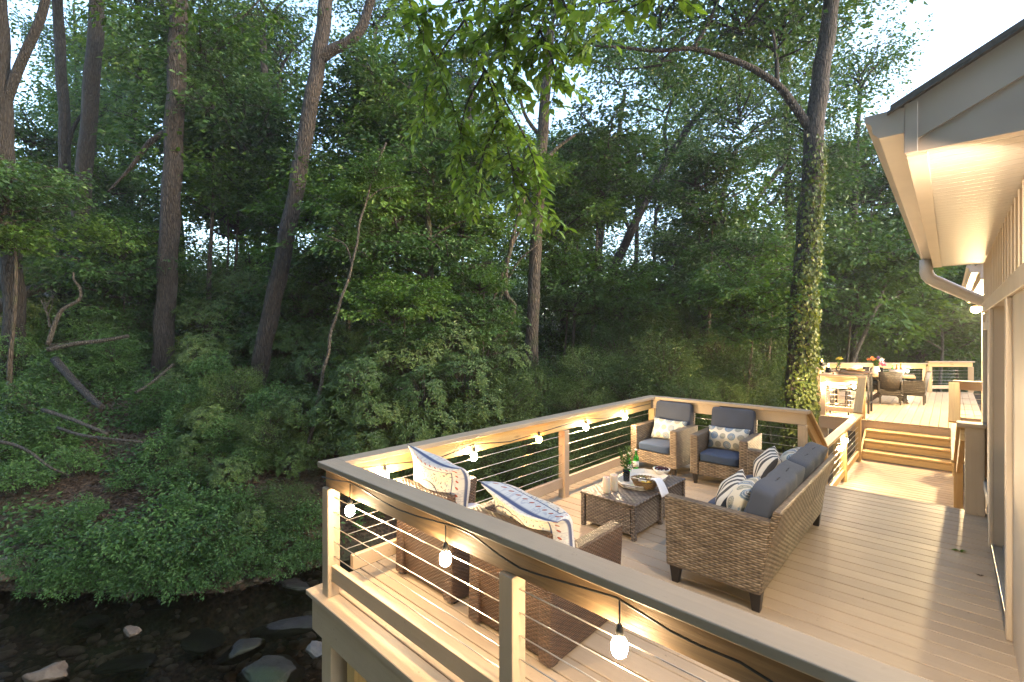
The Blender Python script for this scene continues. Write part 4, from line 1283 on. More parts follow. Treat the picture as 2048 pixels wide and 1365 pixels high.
def bloom(root, c, r, mat, n=26, seed=0, tall=1.0, name='blossom'):
    rng = np.random.default_rng(seed)
    d = rng.normal(size=(n, 3)); d /= np.linalg.norm(d, axis=1, keepdims=True); d[:, 2] = np.abs(d[:, 2]) * tall
    V, F = leaves(np.array(c) + d * r * 0.15, d, rng.normal(size=(n, 3)), r, 0.55)
    np_mesh(name, V, F, M[mat], root)


for c, r_, mt, s_, tl in (((-0.10, -0.02, 0.42), 0.10, 'orange', 1, 1), ((-0.03, 0.05, 0.40), 0.08, 'orange', 2, 1), ((0.06, 0.0, 0.47), 0.05, 'purple', 3, 2.6), ((0.05, 0.02, 0.40), 0.06, 'purple', 4, 2), ((0.13, 0.02, 0.40), 0.08, 'ceramic', 5, 1), ((0.16, -0.05, 0.30), 0.09, 'pink', 6, 1), ((0.20, -0.03, 0.26), 0.08, 'pink', 7, 1)):
    bloom(pi, c, r_, mt, 26, s_, tl)
q = tp(0.18, -0.12)
cad = empty('bottle_caddy', q, 'small metal bucket of bottles beside the flower pitcher', 'bucket')
mb = MB(); mb.lathe([(0.0, 0.0), (0.10, 0.0), (0.125, 0.17), (0.12, 0.17), (0.095, 0.01), (0.0, 0.01)], n=20, sx=1.5); mb.build('bucket_shell', M['alu'], cad)
for i, (dx, dy, mt, nm) in enumerate(((-0.09, 0.0, 'greenglass', 'green bottle on the left in the metal bucket'), (0.0, 0.02, 'brownglass', 'brown bottle in the middle of the metal bucket'), (0.09, 0.0, 'brownglass', 'brown bottle with a yellow neck on the right in the metal bucket'))):
    bottle((q.x + dx, q.y + dy, DT + 0.014), 0.30 + 0.02 * i, 0.03, mt, nm, 'bottles in the metal bucket', 'yellow' if i == 2 else 'ceramic')
for i, (x, y, l) in enumerate(((0.38, -0.25, 'white plate at the right end of the dining table'), (-0.02, -0.40, 'white plate at the near edge of the dining table'))):
    pot(tp(x, y), [(0.0, 0.0), (0.07, 0.0), (0.12, 0.014), (0.12, 0.018), (0.07, 0.006), (0.0, 0.006)], 'ceramic', 'dinner_plate', l, 'plate')
BT = 0.983
q = Vector((-2.02, 14.05, BT))
v = pot(q, [(0.0, 0.0), (0.045, 0.0), (0.06, 0.04), (0.055, 0.10), (0.035, 0.13), (0.04, 0.15), (0.035, 0.15), (0.03, 0.13), (0.0, 0.02)], 'clear', 'flower_vase', 'glass vase of yellow green flowers on the bar table', 'vase')
sprig(v, (0, 0, 0.03), 9, 0.30, 0.09, 0.05, 'ground_leaf', seed=21)
bloom(v, (0.03, 0, 0.31), 0.06, 'yellow', 30, 8); bloom(v, (-0.02, 0.02, 0.29), 0.05, 'yellow', 24, 9)
e = empty('wooden_tray', (-1.72, 14.32, BT), 'oval wooden tray of snacks on the bar table', 'tray')
mb = MB(); mb.lathe([(0.0, 0.0), (0.13, 0.0), (0.16, 0.04), (0.15, 0.045), (0.125, 0.014), (0.0, 0.012)], n=24, sx=1.25); mb.build('tray_dish', M['pine'], e)
lump('bread_loaf', (-1.77, 14.33, BT + 0.048), 0.055, M['bread'], 'small bread loaf in the wooden tray on the bar table', 'bread', sx=1.5, sz=0.7, seed=9)


def lantern(loc, label, k=1.0, tall=0.0):
    e = empty('candle_lantern', loc, label, 'lantern', 'candle lanterns by the dining deck')
    mb = MB()
    mb.lathe([(0.0, 0.0), (0.045 * k, 0.0), (0.05 * k, 0.02 * k), (0.05 * k, 0.10 * k), (0.045 * k, 0.105 * k), (0.045 * k, 0.02 * k), (0.0, 0.012)], n=14); mb.build('holder', M['black'], e)
    mb = MB(); mb.lathe([(0.0, 0.01), (0.034 * k, 0.01), (0.034 * k, 0.11 * k), (0.0, 0.108 * k)], n=14); c = mb.build('candle', M['wax'], e)
    mb = MB(); mb.lathe([(0.0, 0.11 * k), (0.012, 0.125 * k), (0.015, 0.14 * k), (0.008, 0.165 * k), (0.0, 0.185 * k)], n=8); mb.build('flame', M['flame'], c)
    return e


lantern((-2.18, 13.75, 0.961), 'lit candle in a dark patterned holder on the railing cap', 1.2)
lantern((-2.80, 16.6, 0.961), 'small lit candle farther along the left railing of the dining deck', 1.1)

# dry leaves lying on the lounge deck
for i, (px, py, l) in enumerate(((1920, 1102, 'curled yellow green leaf lying on the deck by the glass door'), (1962, 1153, 'tiny dry brown leaf lying on the deck near the door sill'))):
    c = at_z(px, py, 0.004)
    rg = np.random.default_rng(i)
    V, F = leaves(np.zeros((5 - 3 * i, 3)), rg.normal(size=(5 - 3 * i, 3)) * np.array([1, 1, 0.1]), np.tile((0, 0, 1.0), (5 - 3 * i, 1)), 0.06 - 0.02 * i, 0.5, 0.15, 0.0)
    lf = np_mesh('fallen_leaf', V, F, M['leafC'] if i == 0 else M['litter'], None, (c.x, c.y, 0.004))
    tag(lf, l, 'leaf')


# ================================================================== terrain and creek
CREEK = np.array([(-30, -14), (-14, -4.2), (-9, -1.0), (-6.4, 1.4), (-5.9, 4), (-6.2, 8), (-7.2, 13), (-7.5, 20), (-6, 32), (-2, 60), (4, 120)], float)


def creek_dist(x, y):
    """distance to the creek's middle line, positive on the wooded far side"""
    x = np.asarray(x, float); y = np.asarray(y, float)
    best = np.full(x.shape, 1e9); sign = np.ones(x.shape)
    for a, b in zip(CREEK[:-1], CREEK[1:]):
        d = b - a; L = np.hypot(*d)
        t = np.clip(((x - a[0]) * d[0] + (y - a[1]) * d[1]) / L ** 2, 0, 1)
        ex, ey = x - a[0] - t * d[0], y - a[1] - t * d[1]
        ds = np.hypot(ex, ey)
        sg = np.where(d[0] * ey - d[1] * ex > 0, 1.0, -1.0)
        m = ds < best
        best = np.where(m, ds, best); sign = np.where(m, sg, sign)
    return best * sign


def ground_z(x, y):
    x = np.asarray(x, float); y = np.asarray(y, float)
    t = creek_dist(x, y)
    sl = 0.12 + 0.21 / (1 + np.exp((y - 13) / 4.0))
    left = np.interp(t, [0, 1.3, 1.9, 3.6], [-2.4, -2.35, -1.75, -1.0]) + np.clip(t - 3.6, 0, 16) * sl + np.clip(t - 19.6, 0, 60) * sl * 0.75
    right = np.interp(-t, [0, 1.4, 2.2, 3.4], [-2.4, -2.3, -1.85, -1.45]) + np.clip(-t - 6, 0, 40) * 0.03
    z = np.where(t > 0, left, right)
    amp = np.clip(np.abs(t) / 4, 0.25, 1.6)
    z = z + amp * (0.10 * np.sin(1.3 * x + 0.7 * y) * np.cos(1.1 * y - 0.4 * x) + 0.06 * np.sin(2.9 * x - 1.7 * y + 1) + 0.035 * np.sin(6.1 * x + 4.3 * y))
    return z


def gz(x, y): return float(ground_z(np.array([x]), np.array([y]))[0])


def m_ground():
    t = NT('woodland_floor')
    n1 = t.noise(t.coord('Object'), 1.1, 6, 0.65); n2 = t.noise(t.coord('Object'), 22, 5, 0.7)
    vo = t.n('ShaderNodeTexVoronoi', {'Vector': t.coord('Object'), 'Scale': 16.0})
    f = t.math('MULTIPLY_ADD', n2, 0.6, t.math('MULTIPLY', (vo, 'Distance'), 0.5))
    c = t.ramp(f, [(0.25, (0.020, 0.013, 0.008)), (0.55, (0.062, 0.038, 0.023)), (0.85, (0.15, 0.095, 0.06))])
    moss = t.ramp(n1, [(0.48, (0, 0, 0)), (0.62, (1, 1, 1))])
    c = t.mix(t.math('MULTIPLY', moss, 0.6), c, (0.028, 0.045, 0.016))
    return t.done(c, 0.95, f, 0.06, 1.0)


M['ground'] = m_ground()
na, nr = 300, 150
th = np.linspace(0, 2 * np.pi, na, endpoint=False)
rad = 1.2 * (320 / 1.2) ** (np.linspace(0, 1, nr))
xx = np.concatenate([[0.0], (rad[:, None] * np.cos(th)[None]).ravel()]); yy = np.concatenate([[0.0], (rad[:, None] * np.sin(th)[None]).ravel()])
zz = ground_z(xx, yy)
V = np.stack([xx, yy, zz], -1)
i = np.arange(nr - 1)[:, None]; j = np.arange(na)[None, :]; j2 = (j + 1) % na
F = np.stack([1 + i * na + j, 1 + i * na + j2, 1 + (i + 1) * na + j2, 1 + (i + 1) * na + j], -1).reshape(-1, 4)
k = np.arange(na)
cap = np.stack([np.zeros(na, int), 1 + k, 1 + (k + 1) % na, np.zeros(na, int)], -1)
g = np_mesh('ground', V, F, M['ground'], smooth=True)
tag(g, 'brown leaf strewn woodland floor rising from the creek into the woods', None, kind='structure')


def m_water():
    t = NT('creek_water')
    n = t.noise(t.coord('Object', (1, 1, 1)), 3.2, 4, 0.6, 0.4); n2 = t.noise(t.coord('Object'), 0.6, 2)
    amp = t.ramp(n2, [(0.4, (0.15, 0.15, 0.15)), (0.65, (1, 1, 1))])
    b = t.n('ShaderNodeBump', {'Strength': 0.5, 'Distance': 0.02, 'Height': t.math('MULTIPLY', n, amp)})
    gl = t.n('ShaderNodeBsdfGlossy', {'Roughness': 0.04, 'Color': (0.7, 0.74, 0.78, 1)}); t.t.links.new(b.outputs[0], gl.inputs['Normal'])
    tr = t.n('ShaderNodeBsdfTransparent', {0: (0.62, 0.56, 0.46, 1)})
    fr = t.n('ShaderNodeFresnel', {0: 1.33}); t.t.links.new(b.outputs[0], fr.inputs['Normal'])
    ms = t.n('ShaderNodeMixShader', {0: fr, 1: tr, 2: gl})
    t.t.links.new(ms.outputs[0], t.out.inputs[0])
    return t.m


M['water'] = m_water()
gx = np.arange(-31, 6, 0.3); gy = np.arange(-15, 62, 0.3)
GX, GY = np.meshgrid(gx, gy, indexing='ij')
cell = np.abs(creek_dist(GX + 0.15, GY + 0.15)) < 2.5
ci, cj = np.nonzero(cell)
idx = {}
V, F = [], []
def vid(i, j):
    if (i, j) not in idx:
        idx[(i, j)] = len(V); V.append((gx[0] + 0.3 * i, gy[0] + 0.3 * j, -2.0))
    return idx[(i, j)]
for i_, j_ in zip(ci.tolist(), cj.tolist()):
    F.append((vid(i_, j_), vid(i_ + 1, j_), vid(i_ + 1, j_ + 1), vid(i_, j_ + 1)))
w = np_mesh('creek_water', np.array(V), np.array(F), M['water'], smooth=True)
tag(w, 'dark shallow creek water below the deck corner', None, kind='structure')


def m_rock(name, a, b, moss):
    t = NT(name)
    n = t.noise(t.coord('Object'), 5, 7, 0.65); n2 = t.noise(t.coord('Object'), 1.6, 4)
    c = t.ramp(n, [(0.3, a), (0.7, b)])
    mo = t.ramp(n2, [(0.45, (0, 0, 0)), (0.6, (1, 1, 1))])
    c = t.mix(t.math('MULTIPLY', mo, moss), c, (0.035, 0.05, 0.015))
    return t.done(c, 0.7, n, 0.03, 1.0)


M['rock_tan'] = m_rock('tan_rock', (0.08, 0.055, 0.037), (0.19, 0.14, 0.10), 0.15)
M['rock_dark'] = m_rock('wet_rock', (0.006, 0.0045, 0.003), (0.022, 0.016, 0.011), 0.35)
M['rock_bed'] = m_rock('bed_stone', (0.06, 0.045, 0.03), (0.22, 0.165, 0.12), 0.1)
M['rock_moss'] = m_rock('mossy_rock', (0.012, 0.011, 0.007), (0.036, 0.03, 0.022), 0.9)
M['rock_grey'] = m_rock('grey_rock', (0.06, 0.056, 0.052), (0.17, 0.16, 0.15), 0.25)


def rock(px, py, z, w, d, h, mat, label, rz, seed):
    p = at_z(px, py, z)
    bm = bmesh.new(); bmesh.ops.create_icosphere(bm, subdivisions=4, radius=1)
    rng = np.random.default_rng(seed)
    pl = rng.normal(size=(16, 3)); pl /= np.linalg.norm(pl, axis=1, keepdims=True); dd = rng.uniform(0.45, 0.85, 16)
    for v in bm.verts:
        q = np.array(v.co)
        for n_, k in zip(pl, dd):
            e = q @ n_ - k
            if e > 0: q = q - n_ * e * 0.92
        q = q + 0.035 * np.sin(q[[1, 2, 0]] * 8 + seed) + 0.018 * np.sin(q[[2, 0, 1]] * 21 + 2 * seed)
        v.co = (q[0] * w / 2 * 1.35, q[1] * d / 2 * 1.35, q[2] * h * 0.75)
    for f in bm.faces: f.smooth = True
    me = bpy.data.meshes.new('rock'); bm.to_mesh(me); bm.free(); me.materials.append(M[mat])
    o = bpy.data.objects.new('rock', me); COL.objects.link(o); o.location = p; o.rotation_euler = (R(rng.uniform(-8, 8)), R(rng.uniform(-8, 8)), R(rz))
    return tag(o, label, 'rock', 'rocks in the creek')


rock(262, 1265, -2.0, 0.32, 0.16, 0.10, 'rock_tan', 'flat tan rock breaking the water in mid creek', 20, 1)
rock(100, 1350, -1.98, 0.36, 0.30, 0.22, 'rock_tan', 'tan boulder at the bottom left of the creek', 60, 2)
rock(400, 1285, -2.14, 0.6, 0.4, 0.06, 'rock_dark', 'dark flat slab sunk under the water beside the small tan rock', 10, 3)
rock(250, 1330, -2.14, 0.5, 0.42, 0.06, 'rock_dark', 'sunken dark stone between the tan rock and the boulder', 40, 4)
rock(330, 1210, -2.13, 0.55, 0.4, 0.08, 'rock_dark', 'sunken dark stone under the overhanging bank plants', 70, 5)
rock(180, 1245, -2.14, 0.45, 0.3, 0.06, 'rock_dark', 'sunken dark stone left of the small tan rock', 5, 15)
rock(535, 1345, -2.04, 0.75, 0.55, 0.22, 'rock_moss', 'broad mossy rock at the near edge of the creek', 35, 6)
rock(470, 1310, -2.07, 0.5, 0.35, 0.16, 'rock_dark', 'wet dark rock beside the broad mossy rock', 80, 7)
rock(632, 1300, -1.95, 0.30, 0.24, 0.16, 'rock_grey', 'pale grey rock beside the deck corner post', 15, 8)
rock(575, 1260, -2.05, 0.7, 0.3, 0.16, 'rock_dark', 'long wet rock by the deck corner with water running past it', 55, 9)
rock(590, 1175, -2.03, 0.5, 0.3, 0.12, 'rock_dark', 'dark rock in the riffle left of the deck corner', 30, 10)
rock(565, 1040, -1.55, 0.55, 0.4, 0.3, 'rock_grey', 'grey brown boulder set in the bank above the riffle', 50, 11)
rock(20, 1140, -1.75, 0.5, 0.4, 0.25, 'rock_tan', 'tan rock half buried in the bank at the left edge', 20, 12)
rock(380, 1185, -1.97, 0.22, 0.14, 0.07, 'rock_tan', 'small brown stone at the waterline under the bank plants', 25, 13)

rgc = np.random.default_rng(31)
mb = MB()
for _ in range(420):
    px = rgc.uniform(-40, 660); py = rgc.uniform(1170, 1390)
    p = at_z(px, py, -2.3); t_ = abs(float(creek_dist(p.x, p.y)))
    if t_ > 2.2: continue
    zb = gz(p.x, p.y); r_ = 0.03 + 0.11 * rgc.random() ** 2.2
    rot = Matrix.Rotation(rgc.uniform(0, 6), 3, 'Z') @ Matrix.Rotation(rgc.normal(0, 0.2), 3, 'X')
    k = rgc.uniform(0.6, 1, 6)
    mb.lathe([(0.0, -0.5 * r_), (r_ * 0.8 * k[0], -0.35 * r_), (r_ * k[1] * 1.1, 0.0), (r_ * 0.85 * k[2], 0.28 * r_ * k[3]), (r_ * 0.4, 0.42 * r_ * k[3]), (0.0, 0.44 * r_ * k[3])], (p.x, p.y, zb + 0.1 * r_), 7, sx=k[4] * 1.3, sy=k[5], M=rot)
o = mb.build('creek_stones', M['rock_bed']); tag(o, 'brown stones covering the creek bed under the water', None, kind='stuff')

# ================================================================== foliage libraries
def spray_cloud(rng, centers, outs, per, rad, thick, L, wr=0.5, flat=0.35, droop=0.12, out_w=0.9, down=0.25):
    """flat sprays of leaves round each centre"""
    n = len(centers)
    a = rng.uniform(0, 2 * np.pi, (n, per)); q = np.sqrt(rng.uniform(0.02, 1, (n, per))) * rad
    off = np.stack([q * np.cos(a), q * np.sin(a), rng.normal(0, thick, (n, per)) - 0.25 * q ** 2 / max(rad, 1e-3) * 0.6], -1)
    tilt = rng.normal(0, 0.4, (n, 1, 2))
    off[..., 2] += off[..., 0] * tilt[..., 0] + off[..., 1] * tilt[..., 1]
    C = centers[:, None, :] + off
    A = off / (np.linalg.norm(off, axis=-1, keepdims=True) + 1e-6) + out_w * outs[:, None, :] * 0.6 + rng.normal(0, 0.45, (n, per, 3))
    A[..., 2] = A[..., 2] * 0.5 - down
    N = np.array([0, 0, 1.0]) + rng.normal(0, flat, (n, per, 3))
    C, A, N = (v.reshape(-1, 3) for v in (C, A, N))
    return leaves(C, A, N, L * rng.uniform(0.65, 1.25, len(C)), wr, 0.08, droop)


def crown_data(seed, Rx, Hz, nl, per_limb, per, srad, L, layered=0.0, low=-0.5):
    """a crown round the origin: limbs run out from a short leader; returns leaf V,F and a limb mesh builder"""
    rng = np.random.default_rng(seed)
    C, O = [], []
    mb = MB()
    for k in range(nl):
        az = k * 2.39996 + rng.uniform(-0.4, 0.4)
        zt = rng.uniform(low, 1.0)
        rr = Rx * rng.uniform(0.7, 1.05) * math.sqrt(max(0.12, 1 - (abs(zt) * 0.9) ** 2))
        end = np.array([rr * math.cos(az), rr * math.sin(az), zt * Hz])
        start = np.array([0, 0, (zt - 0.55) * Hz * 0.6 - 0.3])
        midp = start * 0.45 + end * 0.55 + np.array([0, 0, 0.12 * Hz]) + rng.normal(0, 0.12, 3)
        mb.tube([start, (start + midp) / 2 + rng.normal(0, 0.06, 3), midp, end], [0.05, 0.036, 0.024, 0.008], 5, False)
        for s in range(per_limb):
            t = 0.32 + 0.68 * (s + rng.uniform(0, 1)) / per_limb
            p = (1 - t) ** 2 * start + 2 * t * (1 - t) * midp + t * t * end
            side = rng.normal(0, 1, 3) * np.array([1, 1, 0.32]) * (0.18 + 0.30 * t) * Rx * 0.5
            if layered: side[2] *= (1 - layered)
            c = p + side
            C.append(c); o = np.array([c[0], c[1], 0.0]); O.append(o / (np.linalg.norm(o) + 1e-6))
            if s % 2 == 0: mb.tube([p, (p + c) / 2 + rng.normal(0, 0.04, 3), c], [0.014, 0.010, 0.004], 4, False)
    V, F = spray_cloud(rng, np.array(C), np.array(O), per, srad, 0.05 if layered else 0.28, L, 0.6, 0.45 if layered else 0.9)
    return V, F, mb


LIB = {}


def lib(key, leafm, barkm, **kw):
    V, F, mb = crown_data(**kw)
    a = np_mesh('crown', V, F, M[leafm]); b = mb.build('branches', M[barkm])
    LIB[key] = (a.data, b.data, len(F))
    for o in (a, b): bpy.data.objects.remove(o)


for s in range(4):
    lib('big%d' % s, 'leafA', 'bark_dark', seed=100 + s, Rx=2.9, Hz=1.9, nl=13, per_limb=8, per=35, srad=0.62, L=0.185)
for s in range(3):
    lib('cool%d' % s, 'leafB', 'bark_dark', seed=200 + s, Rx=2.9, Hz=1.9, nl=12, per_limb=8, per=33, srad=0.64, L=0.185)
for s in range(4):
    lib('low%d' % s, 'leafA' if s < 2 else 'leafB', 'bark', seed=300 + s, Rx=1.9, Hz=0.8, nl=13, per_limb=7, per=40, srad=0.45, L=0.145, layered=0.6, low=-0.7)
for s in range(2):
    lib('lit%d' % s, 'leafC', 'bark', seed=350 + s, Rx=1.9, Hz=0.9, nl=12, per_limb=7, per=40, srad=0.45, L=0.15, layered=0.5, low=-0.7)


def place(parent, key, loc, sc, rng, flat=1.0, limbs=True):
    a, b, _ = LIB[key]
    rot = rng.uniform(0, 6.28)
    for nm, d in (('crown', a), ('branches', b)):
        if nm == 'branches' and not limbs: continue
        o = bpy.data.objects.new(nm, d); COL.objects.link(o)
        o.parent = parent; o.location = Vector(loc) - parent.location
        o.rotation_euler = (rng.uniform(-0.1, 0.1), rng.uniform(-0.1, 0.1), rot); o.scale = (sc, sc, sc * flat)


def smooth_path(pts, n=6):
    pts = [np.array(p, float) for p in pts]
    P = [2 * pts[0] - pts[1]] + pts + [2 * pts[-1] - pts[-2]]
    out = []
    for i in range(1, len(P) - 2):
        for q in range(n):
            t = q / n
            a, b, c, d = P[i - 1], P[i], P[i + 1], P[i + 2]
            out.append(0.5 * (2 * b + (c - a) * t + (2 * a - 5 * b + 4 * c - d) * t * t + (3 * b - a - 3 * c + d) * t ** 3))
    out.append(pts[-1])
    return out


def trunk_mesh(mb, world, r0, r1, rng, n=12, wob=0.03, flare=True):
    """world points from top to ground"""
    P = smooth_path(world, 6)
    m = len(P)
    rad = []
    for k in range(m):
        t = k / (m - 1)
        rr = r1 + (r0 - r1) * t
        if flare and t > 0.86: rr *= 1 + (t - 0.86) * 2.6
        rad.append(rr * (1 + 0.035 * math.sin(k * 1.7 + rng.uniform(0, 1))))
        P[k] = P[k] + np.array([math.sin(k * 0.9), math.cos(k * 1.3), 0]) * wob * rr
    mb.tube(P, rad, n)
    return P, rad


def px_tree(label, path, d, w0, w1, bark, limbs=(), crowns=(), name='tree', group=None, cat='tree', seed=0, wob=0.07, ivy=None, flare=True):
    """trunk given as picture points (top to bottom) at one depth, carried on down to the ground"""
    rng = random.Random(seed)
    W = [at_d(x, y, d) for x, y in path]
    g_ = W[-1].copy(); zg = gz(g_.x, g_.y) - 0.15
    if W[-1].z > zg + 0.05:
        e = W[-1] + (W[-1] - W[-2]).normalized() * 0.0
        W.append(Vector((e.x + (W[-1].x - W[-2].x) * 0.15, e.y + (W[-1].y - W[-2].y) * 0.15, zg)))
    base = W[-1]
    root = empty(name, base, label, cat, group)
    mb = MB()
    r0, r1 = w0 / 2 / FPX * d, w1 / 2 / FPX * d
    P, rad = trunk_mesh(mb, W, r0, r1, rng, 14, wob, flare)
    for lp, lw0, lw1, *ld in limbs:
        dd = ld[0] if ld else d
        LW = [at_d(x, y, d + (dd - d) * i / (len(lp) - 1)) for i, (x, y) in enumerate(lp)]
        LP = smooth_path(LW, 5)
        mb.tube(LP, [(lw0 + (lw1 - lw0) * i / (len(LP) - 1)) / 2 / FPX * d for i in range(len(LP))], 9)
    mb.build('trunk', M[bark], root, origin=root.location)
    for c in crowns:
        key, (x, y), dd, sc = c[:4]
        place(root, key, at_d(x, y, dd), sc, rng, *(c[4:5]))
    if ivy:
        rg = np.random.default_rng(seed)
        C, A, N = [], [], []
        for _ in range(ivy[2]):
            t = rg.beta(1.6, 1.1); k = ivy[0] + (ivy[1] - ivy[0]) * t
            q = k * (len(P) - 1); i0 = min(int(q), len(P) - 2)
            p = P[i0] + (P[i0 + 1] - P[i0]) * (q - i0)
            side = rg.normal(ivy[3], 1.05)
            a = side
            rr = rad[i0] * (1.02 + abs(rg.normal(0, 0.13 + 0.13 * t)))
            dirv = np.array([CC * math.sin(a) + SS * math.cos(a), SS * math.sin(a) - CC * math.cos(a), 0])
            C.append(p + dirv * rr); N.append(dirv + rg.normal(0, 0.35, 3)); A.append(np.array([0, 0, -1.0]) + rg.normal(0, 0.55, 3) + dirv * 0.3)
        V, F = leaves(np.array(C) - np.array(root.location), np.array(A), np.array(N), 0.095 * rg.uniform(0.6, 1.3, len(C)), 0.85, 0.1, 0.05)
        np_mesh('ivy', V, F, M['ivy'], root)
    return root


# ---- trunks one can tell apart
px_tree('dark thick trunk at the far left edge of the woods with a leaning limb', [(-8, -70), (0, 120), (8, 300), (18, 480), (28, 600)], 13, 34, 30, 'bark_dark',
        [([(6, 222), (40, 130), (80, 40), (100, -40)], 18, 14)], [('big0', (20, -260), 13, 1.1)], seed=1)
px_tree('slender dark trunk, second from the left edge', [(112, -70), (121, 120), (130, 280), (122, 430), (118, 560)], 16.5, 22, 17, 'bark_dark', [([(128, 330), (150, 250), (200, 190)], 9, 4)], [('cool1', (110, -230), 16.5, 1.1)], seed=2)
px_tree('brown trunk leaning right, third from the left edge', [(200, -70), (188, 110), (170, 330), (158, 470), (148, 600)], 16, 31, 25, 'bark_dark', [], [('big1', (230, -240), 16, 1.1)], seed=3)
px_tree('tall straight grey brown trunk, the stoutest on the left', [(362, -70), (356, 70), (349, 250), (341, 420), (333, 580), (326, 715)], 14.5, 37, 31, 'bark',
        [([(352, 60), (345, 30), (330, 25)], 16, 12), ([(338, 262), (300, 285), (262, 335), (215, 385)], 14, 3)], [('big2', (370, -250), 14.5, 1.15)], seed=4)
px_tree('leaning forked trunk whose thick limb bends off to the right', [(655, -80), (652, 0), (640, 100), (618, 230), (590, 390), (556, 560), (528, 690), (508, 800)], 12.5, 35, 25, 'bark',
        [([(640, 118), (665, 100), (698, 84), (725, 52), (742, 0), (765, -60)], 23, 16)], [('big3', (600, -300), 12.5, 1.0)], seed=5)
px_tree('thin pale sapling stem leaning over the bank, left of the railing corner', [(772, 285), (748, 350), (722, 440), (702, 540), (672, 630), (652, 720), (636, 800), (618, 900), (606, 985)], 9.6, 8.5, 3, 'bark_pale',
        [([(704, 530), (690, 490), (650, 470)], 4, 2), ([(735, 400), (760, 380), (800, 372)], 3, 1.5)], [('low1', (745, 330), 9.6, 0.42)], name='sapling', cat='sapling', seed=6, wob=0.5, flare=False)
px_tree('slim lamplit trunk with level twiggy boughs left of the pale trunk', [(845, 330), (856, 430), (862, 560), (864, 680), (870, 800)], 12.5, 19, 8, 'bark_moss',
        [([(862, 560), (820, 540), (770, 545), (730, 560)], 6, 2), ([(863, 600), (900, 580), (960, 588)], 5, 2), ([(864, 640), (810, 655), (750, 650)], 5, 2), ([(858, 480), (905, 450), (950, 440)], 5, 2), ([(856, 440), (815, 420), (770, 425)], 5, 2)],
        [('low0', (790, 420), 12.3, 0.85), ('low2', (900, 500), 12.6, 0.8), ('low1', (800, 560), 12, 0.7), ('low3', (870, 330), 12.8, 0.9)], seed=7)
px_tree('straight pale brown trunk in the middle of the picture', [(1098, 60), (1090, 200), (1081, 330), (1073, 470), (1066, 620), (1064, 770)], 14.5, 27, 20, 'bark_moss',
        [([(1080, 340), (1110, 300), (1150, 270)], 10, 5), ([(1085, 280), (1050, 230), (1035, 170)], 9, 5)], [('big1', (1100, -20), 15, 0.9)], seed=8)
px_tree('twisted reddish stem that loops beside the straight pale brown trunk', [(1052, 380), (1030, 460), (1014, 530), (1012, 585), (1028, 612), (1022, 645), (1003, 672), (990, 690)], 13.2, 11, 8, 'bark_moss',
        [([(1013, 530), (990, 590), (983, 630)], 7, 4), ([(1020, 500), (1050, 440), (1070, 410)], 6, 3)], [('low0', (1040, 330), 13.2, 0.7)], name='sapling', cat='sapling', seed=9, wob=0.2)
px_tree('long dark trunk arching to the upper right behind the shrubs', [(1425, 205), (1385, 245), (1335, 320), (1290, 405), (1250, 490), (1222, 560), (1208, 690)], 21, 24, 10, 'bark_dark',
        [([(1335, 320), (1330, 250), (1350, 190)], 9, 4), ([(1262, 465), (1235, 400), (1232, 330)], 9, 4)], [('big0', (1440, 180), 21, 0.9), ('cool0', (1330, 160), 21, 1.0)], seed=10)
px_tree('dark upright trunk just left of the long arching one', [(1250, 180), (1228, 330), (1205, 450), (1192, 560), (1188, 660)], 25, 18, 8, 'bark_dark', [([(1215, 400), (1270, 330), (1320, 290)], 8, 4)], [('cool1', (1240, 120), 25, 1.0)], seed=11)
px_tree('dark trunk that splits low into a twisted fork, left of the ivy trunk', [(1475, 290), (1448, 380), (1430, 470), (1412, 550), (1402, 600), (1412, 645), (1400, 690), (1386, 740)], 19, 21, 8, 'bark_dark',
        [([(1412, 648), (1442, 622), (1464, 560), (1456, 528), (1476, 470), (1520, 390), (1570, 330)], 17, 7), ([(1458, 540), (1440, 500), (1442, 430)], 9, 4)], [('cool2', (1480, 230), 19.5, 0.9), ('low2', (1400, 470), 19, 0.9)], seed=12)
px_tree('big trunk wrapped in ivy and glowing in the lamplight behind the back railing', [(1672, -90), (1660, 30), (1645, 130), (1631, 240), (1622, 380), (1610, 520), (1602, 660), (1597, 800), (1596, 880)], 12.6, 53, 25, 'bark',
        [([(1622, 262), (1590, 215), (1556, 172), (1500, 135), (1440, 112), (1385, 98), (1310, 102), (1245, 95), (1190, 92)], 18, 4), ([(1385, 100), (1420, 40), (1440, -20)], 9, 5), ([(1555, 170), (1552, 110), (1545, 60)], 9, 5)],
        [('big2', (1480, 20), 13, 0.85), ('big3', (1680, -190), 13, 1.1), ('cool1', (1320, 50), 12.8, 0.72), ('big0', (1560, 60), 14, 0.8)], seed=13, ivy=(0.36, 0.99, 7500, 0.45))
px_tree('thin pale stem leaning right behind the dining deck lanterns', [(1775, 560), (1742, 640), (1715, 700), (1690, 770)], 19, 10, 5, 'bark_pale', [([(1742, 640), (1760, 610), (1800, 590)], 5, 2)], [('low3', (1790, 520), 19.5, 1.2)], name='sapling', cat='sapling', seed=14)
px_tree('bare crooked stem in the woods left of the gutter downspout', [(1842, 580), (1852, 620), (1880, 650), (1885, 700), (1880, 760)], 22, 6, 3, 'bark_pale', [([(1880, 650), (1895, 630), (1900, 590)], 4, 2), ([(1885, 700), (1850, 680), (1815, 668)], 4, 2)], [('low2', (1870, 560), 23, 1.0)], name='sapling', cat='sapling', seed=15)
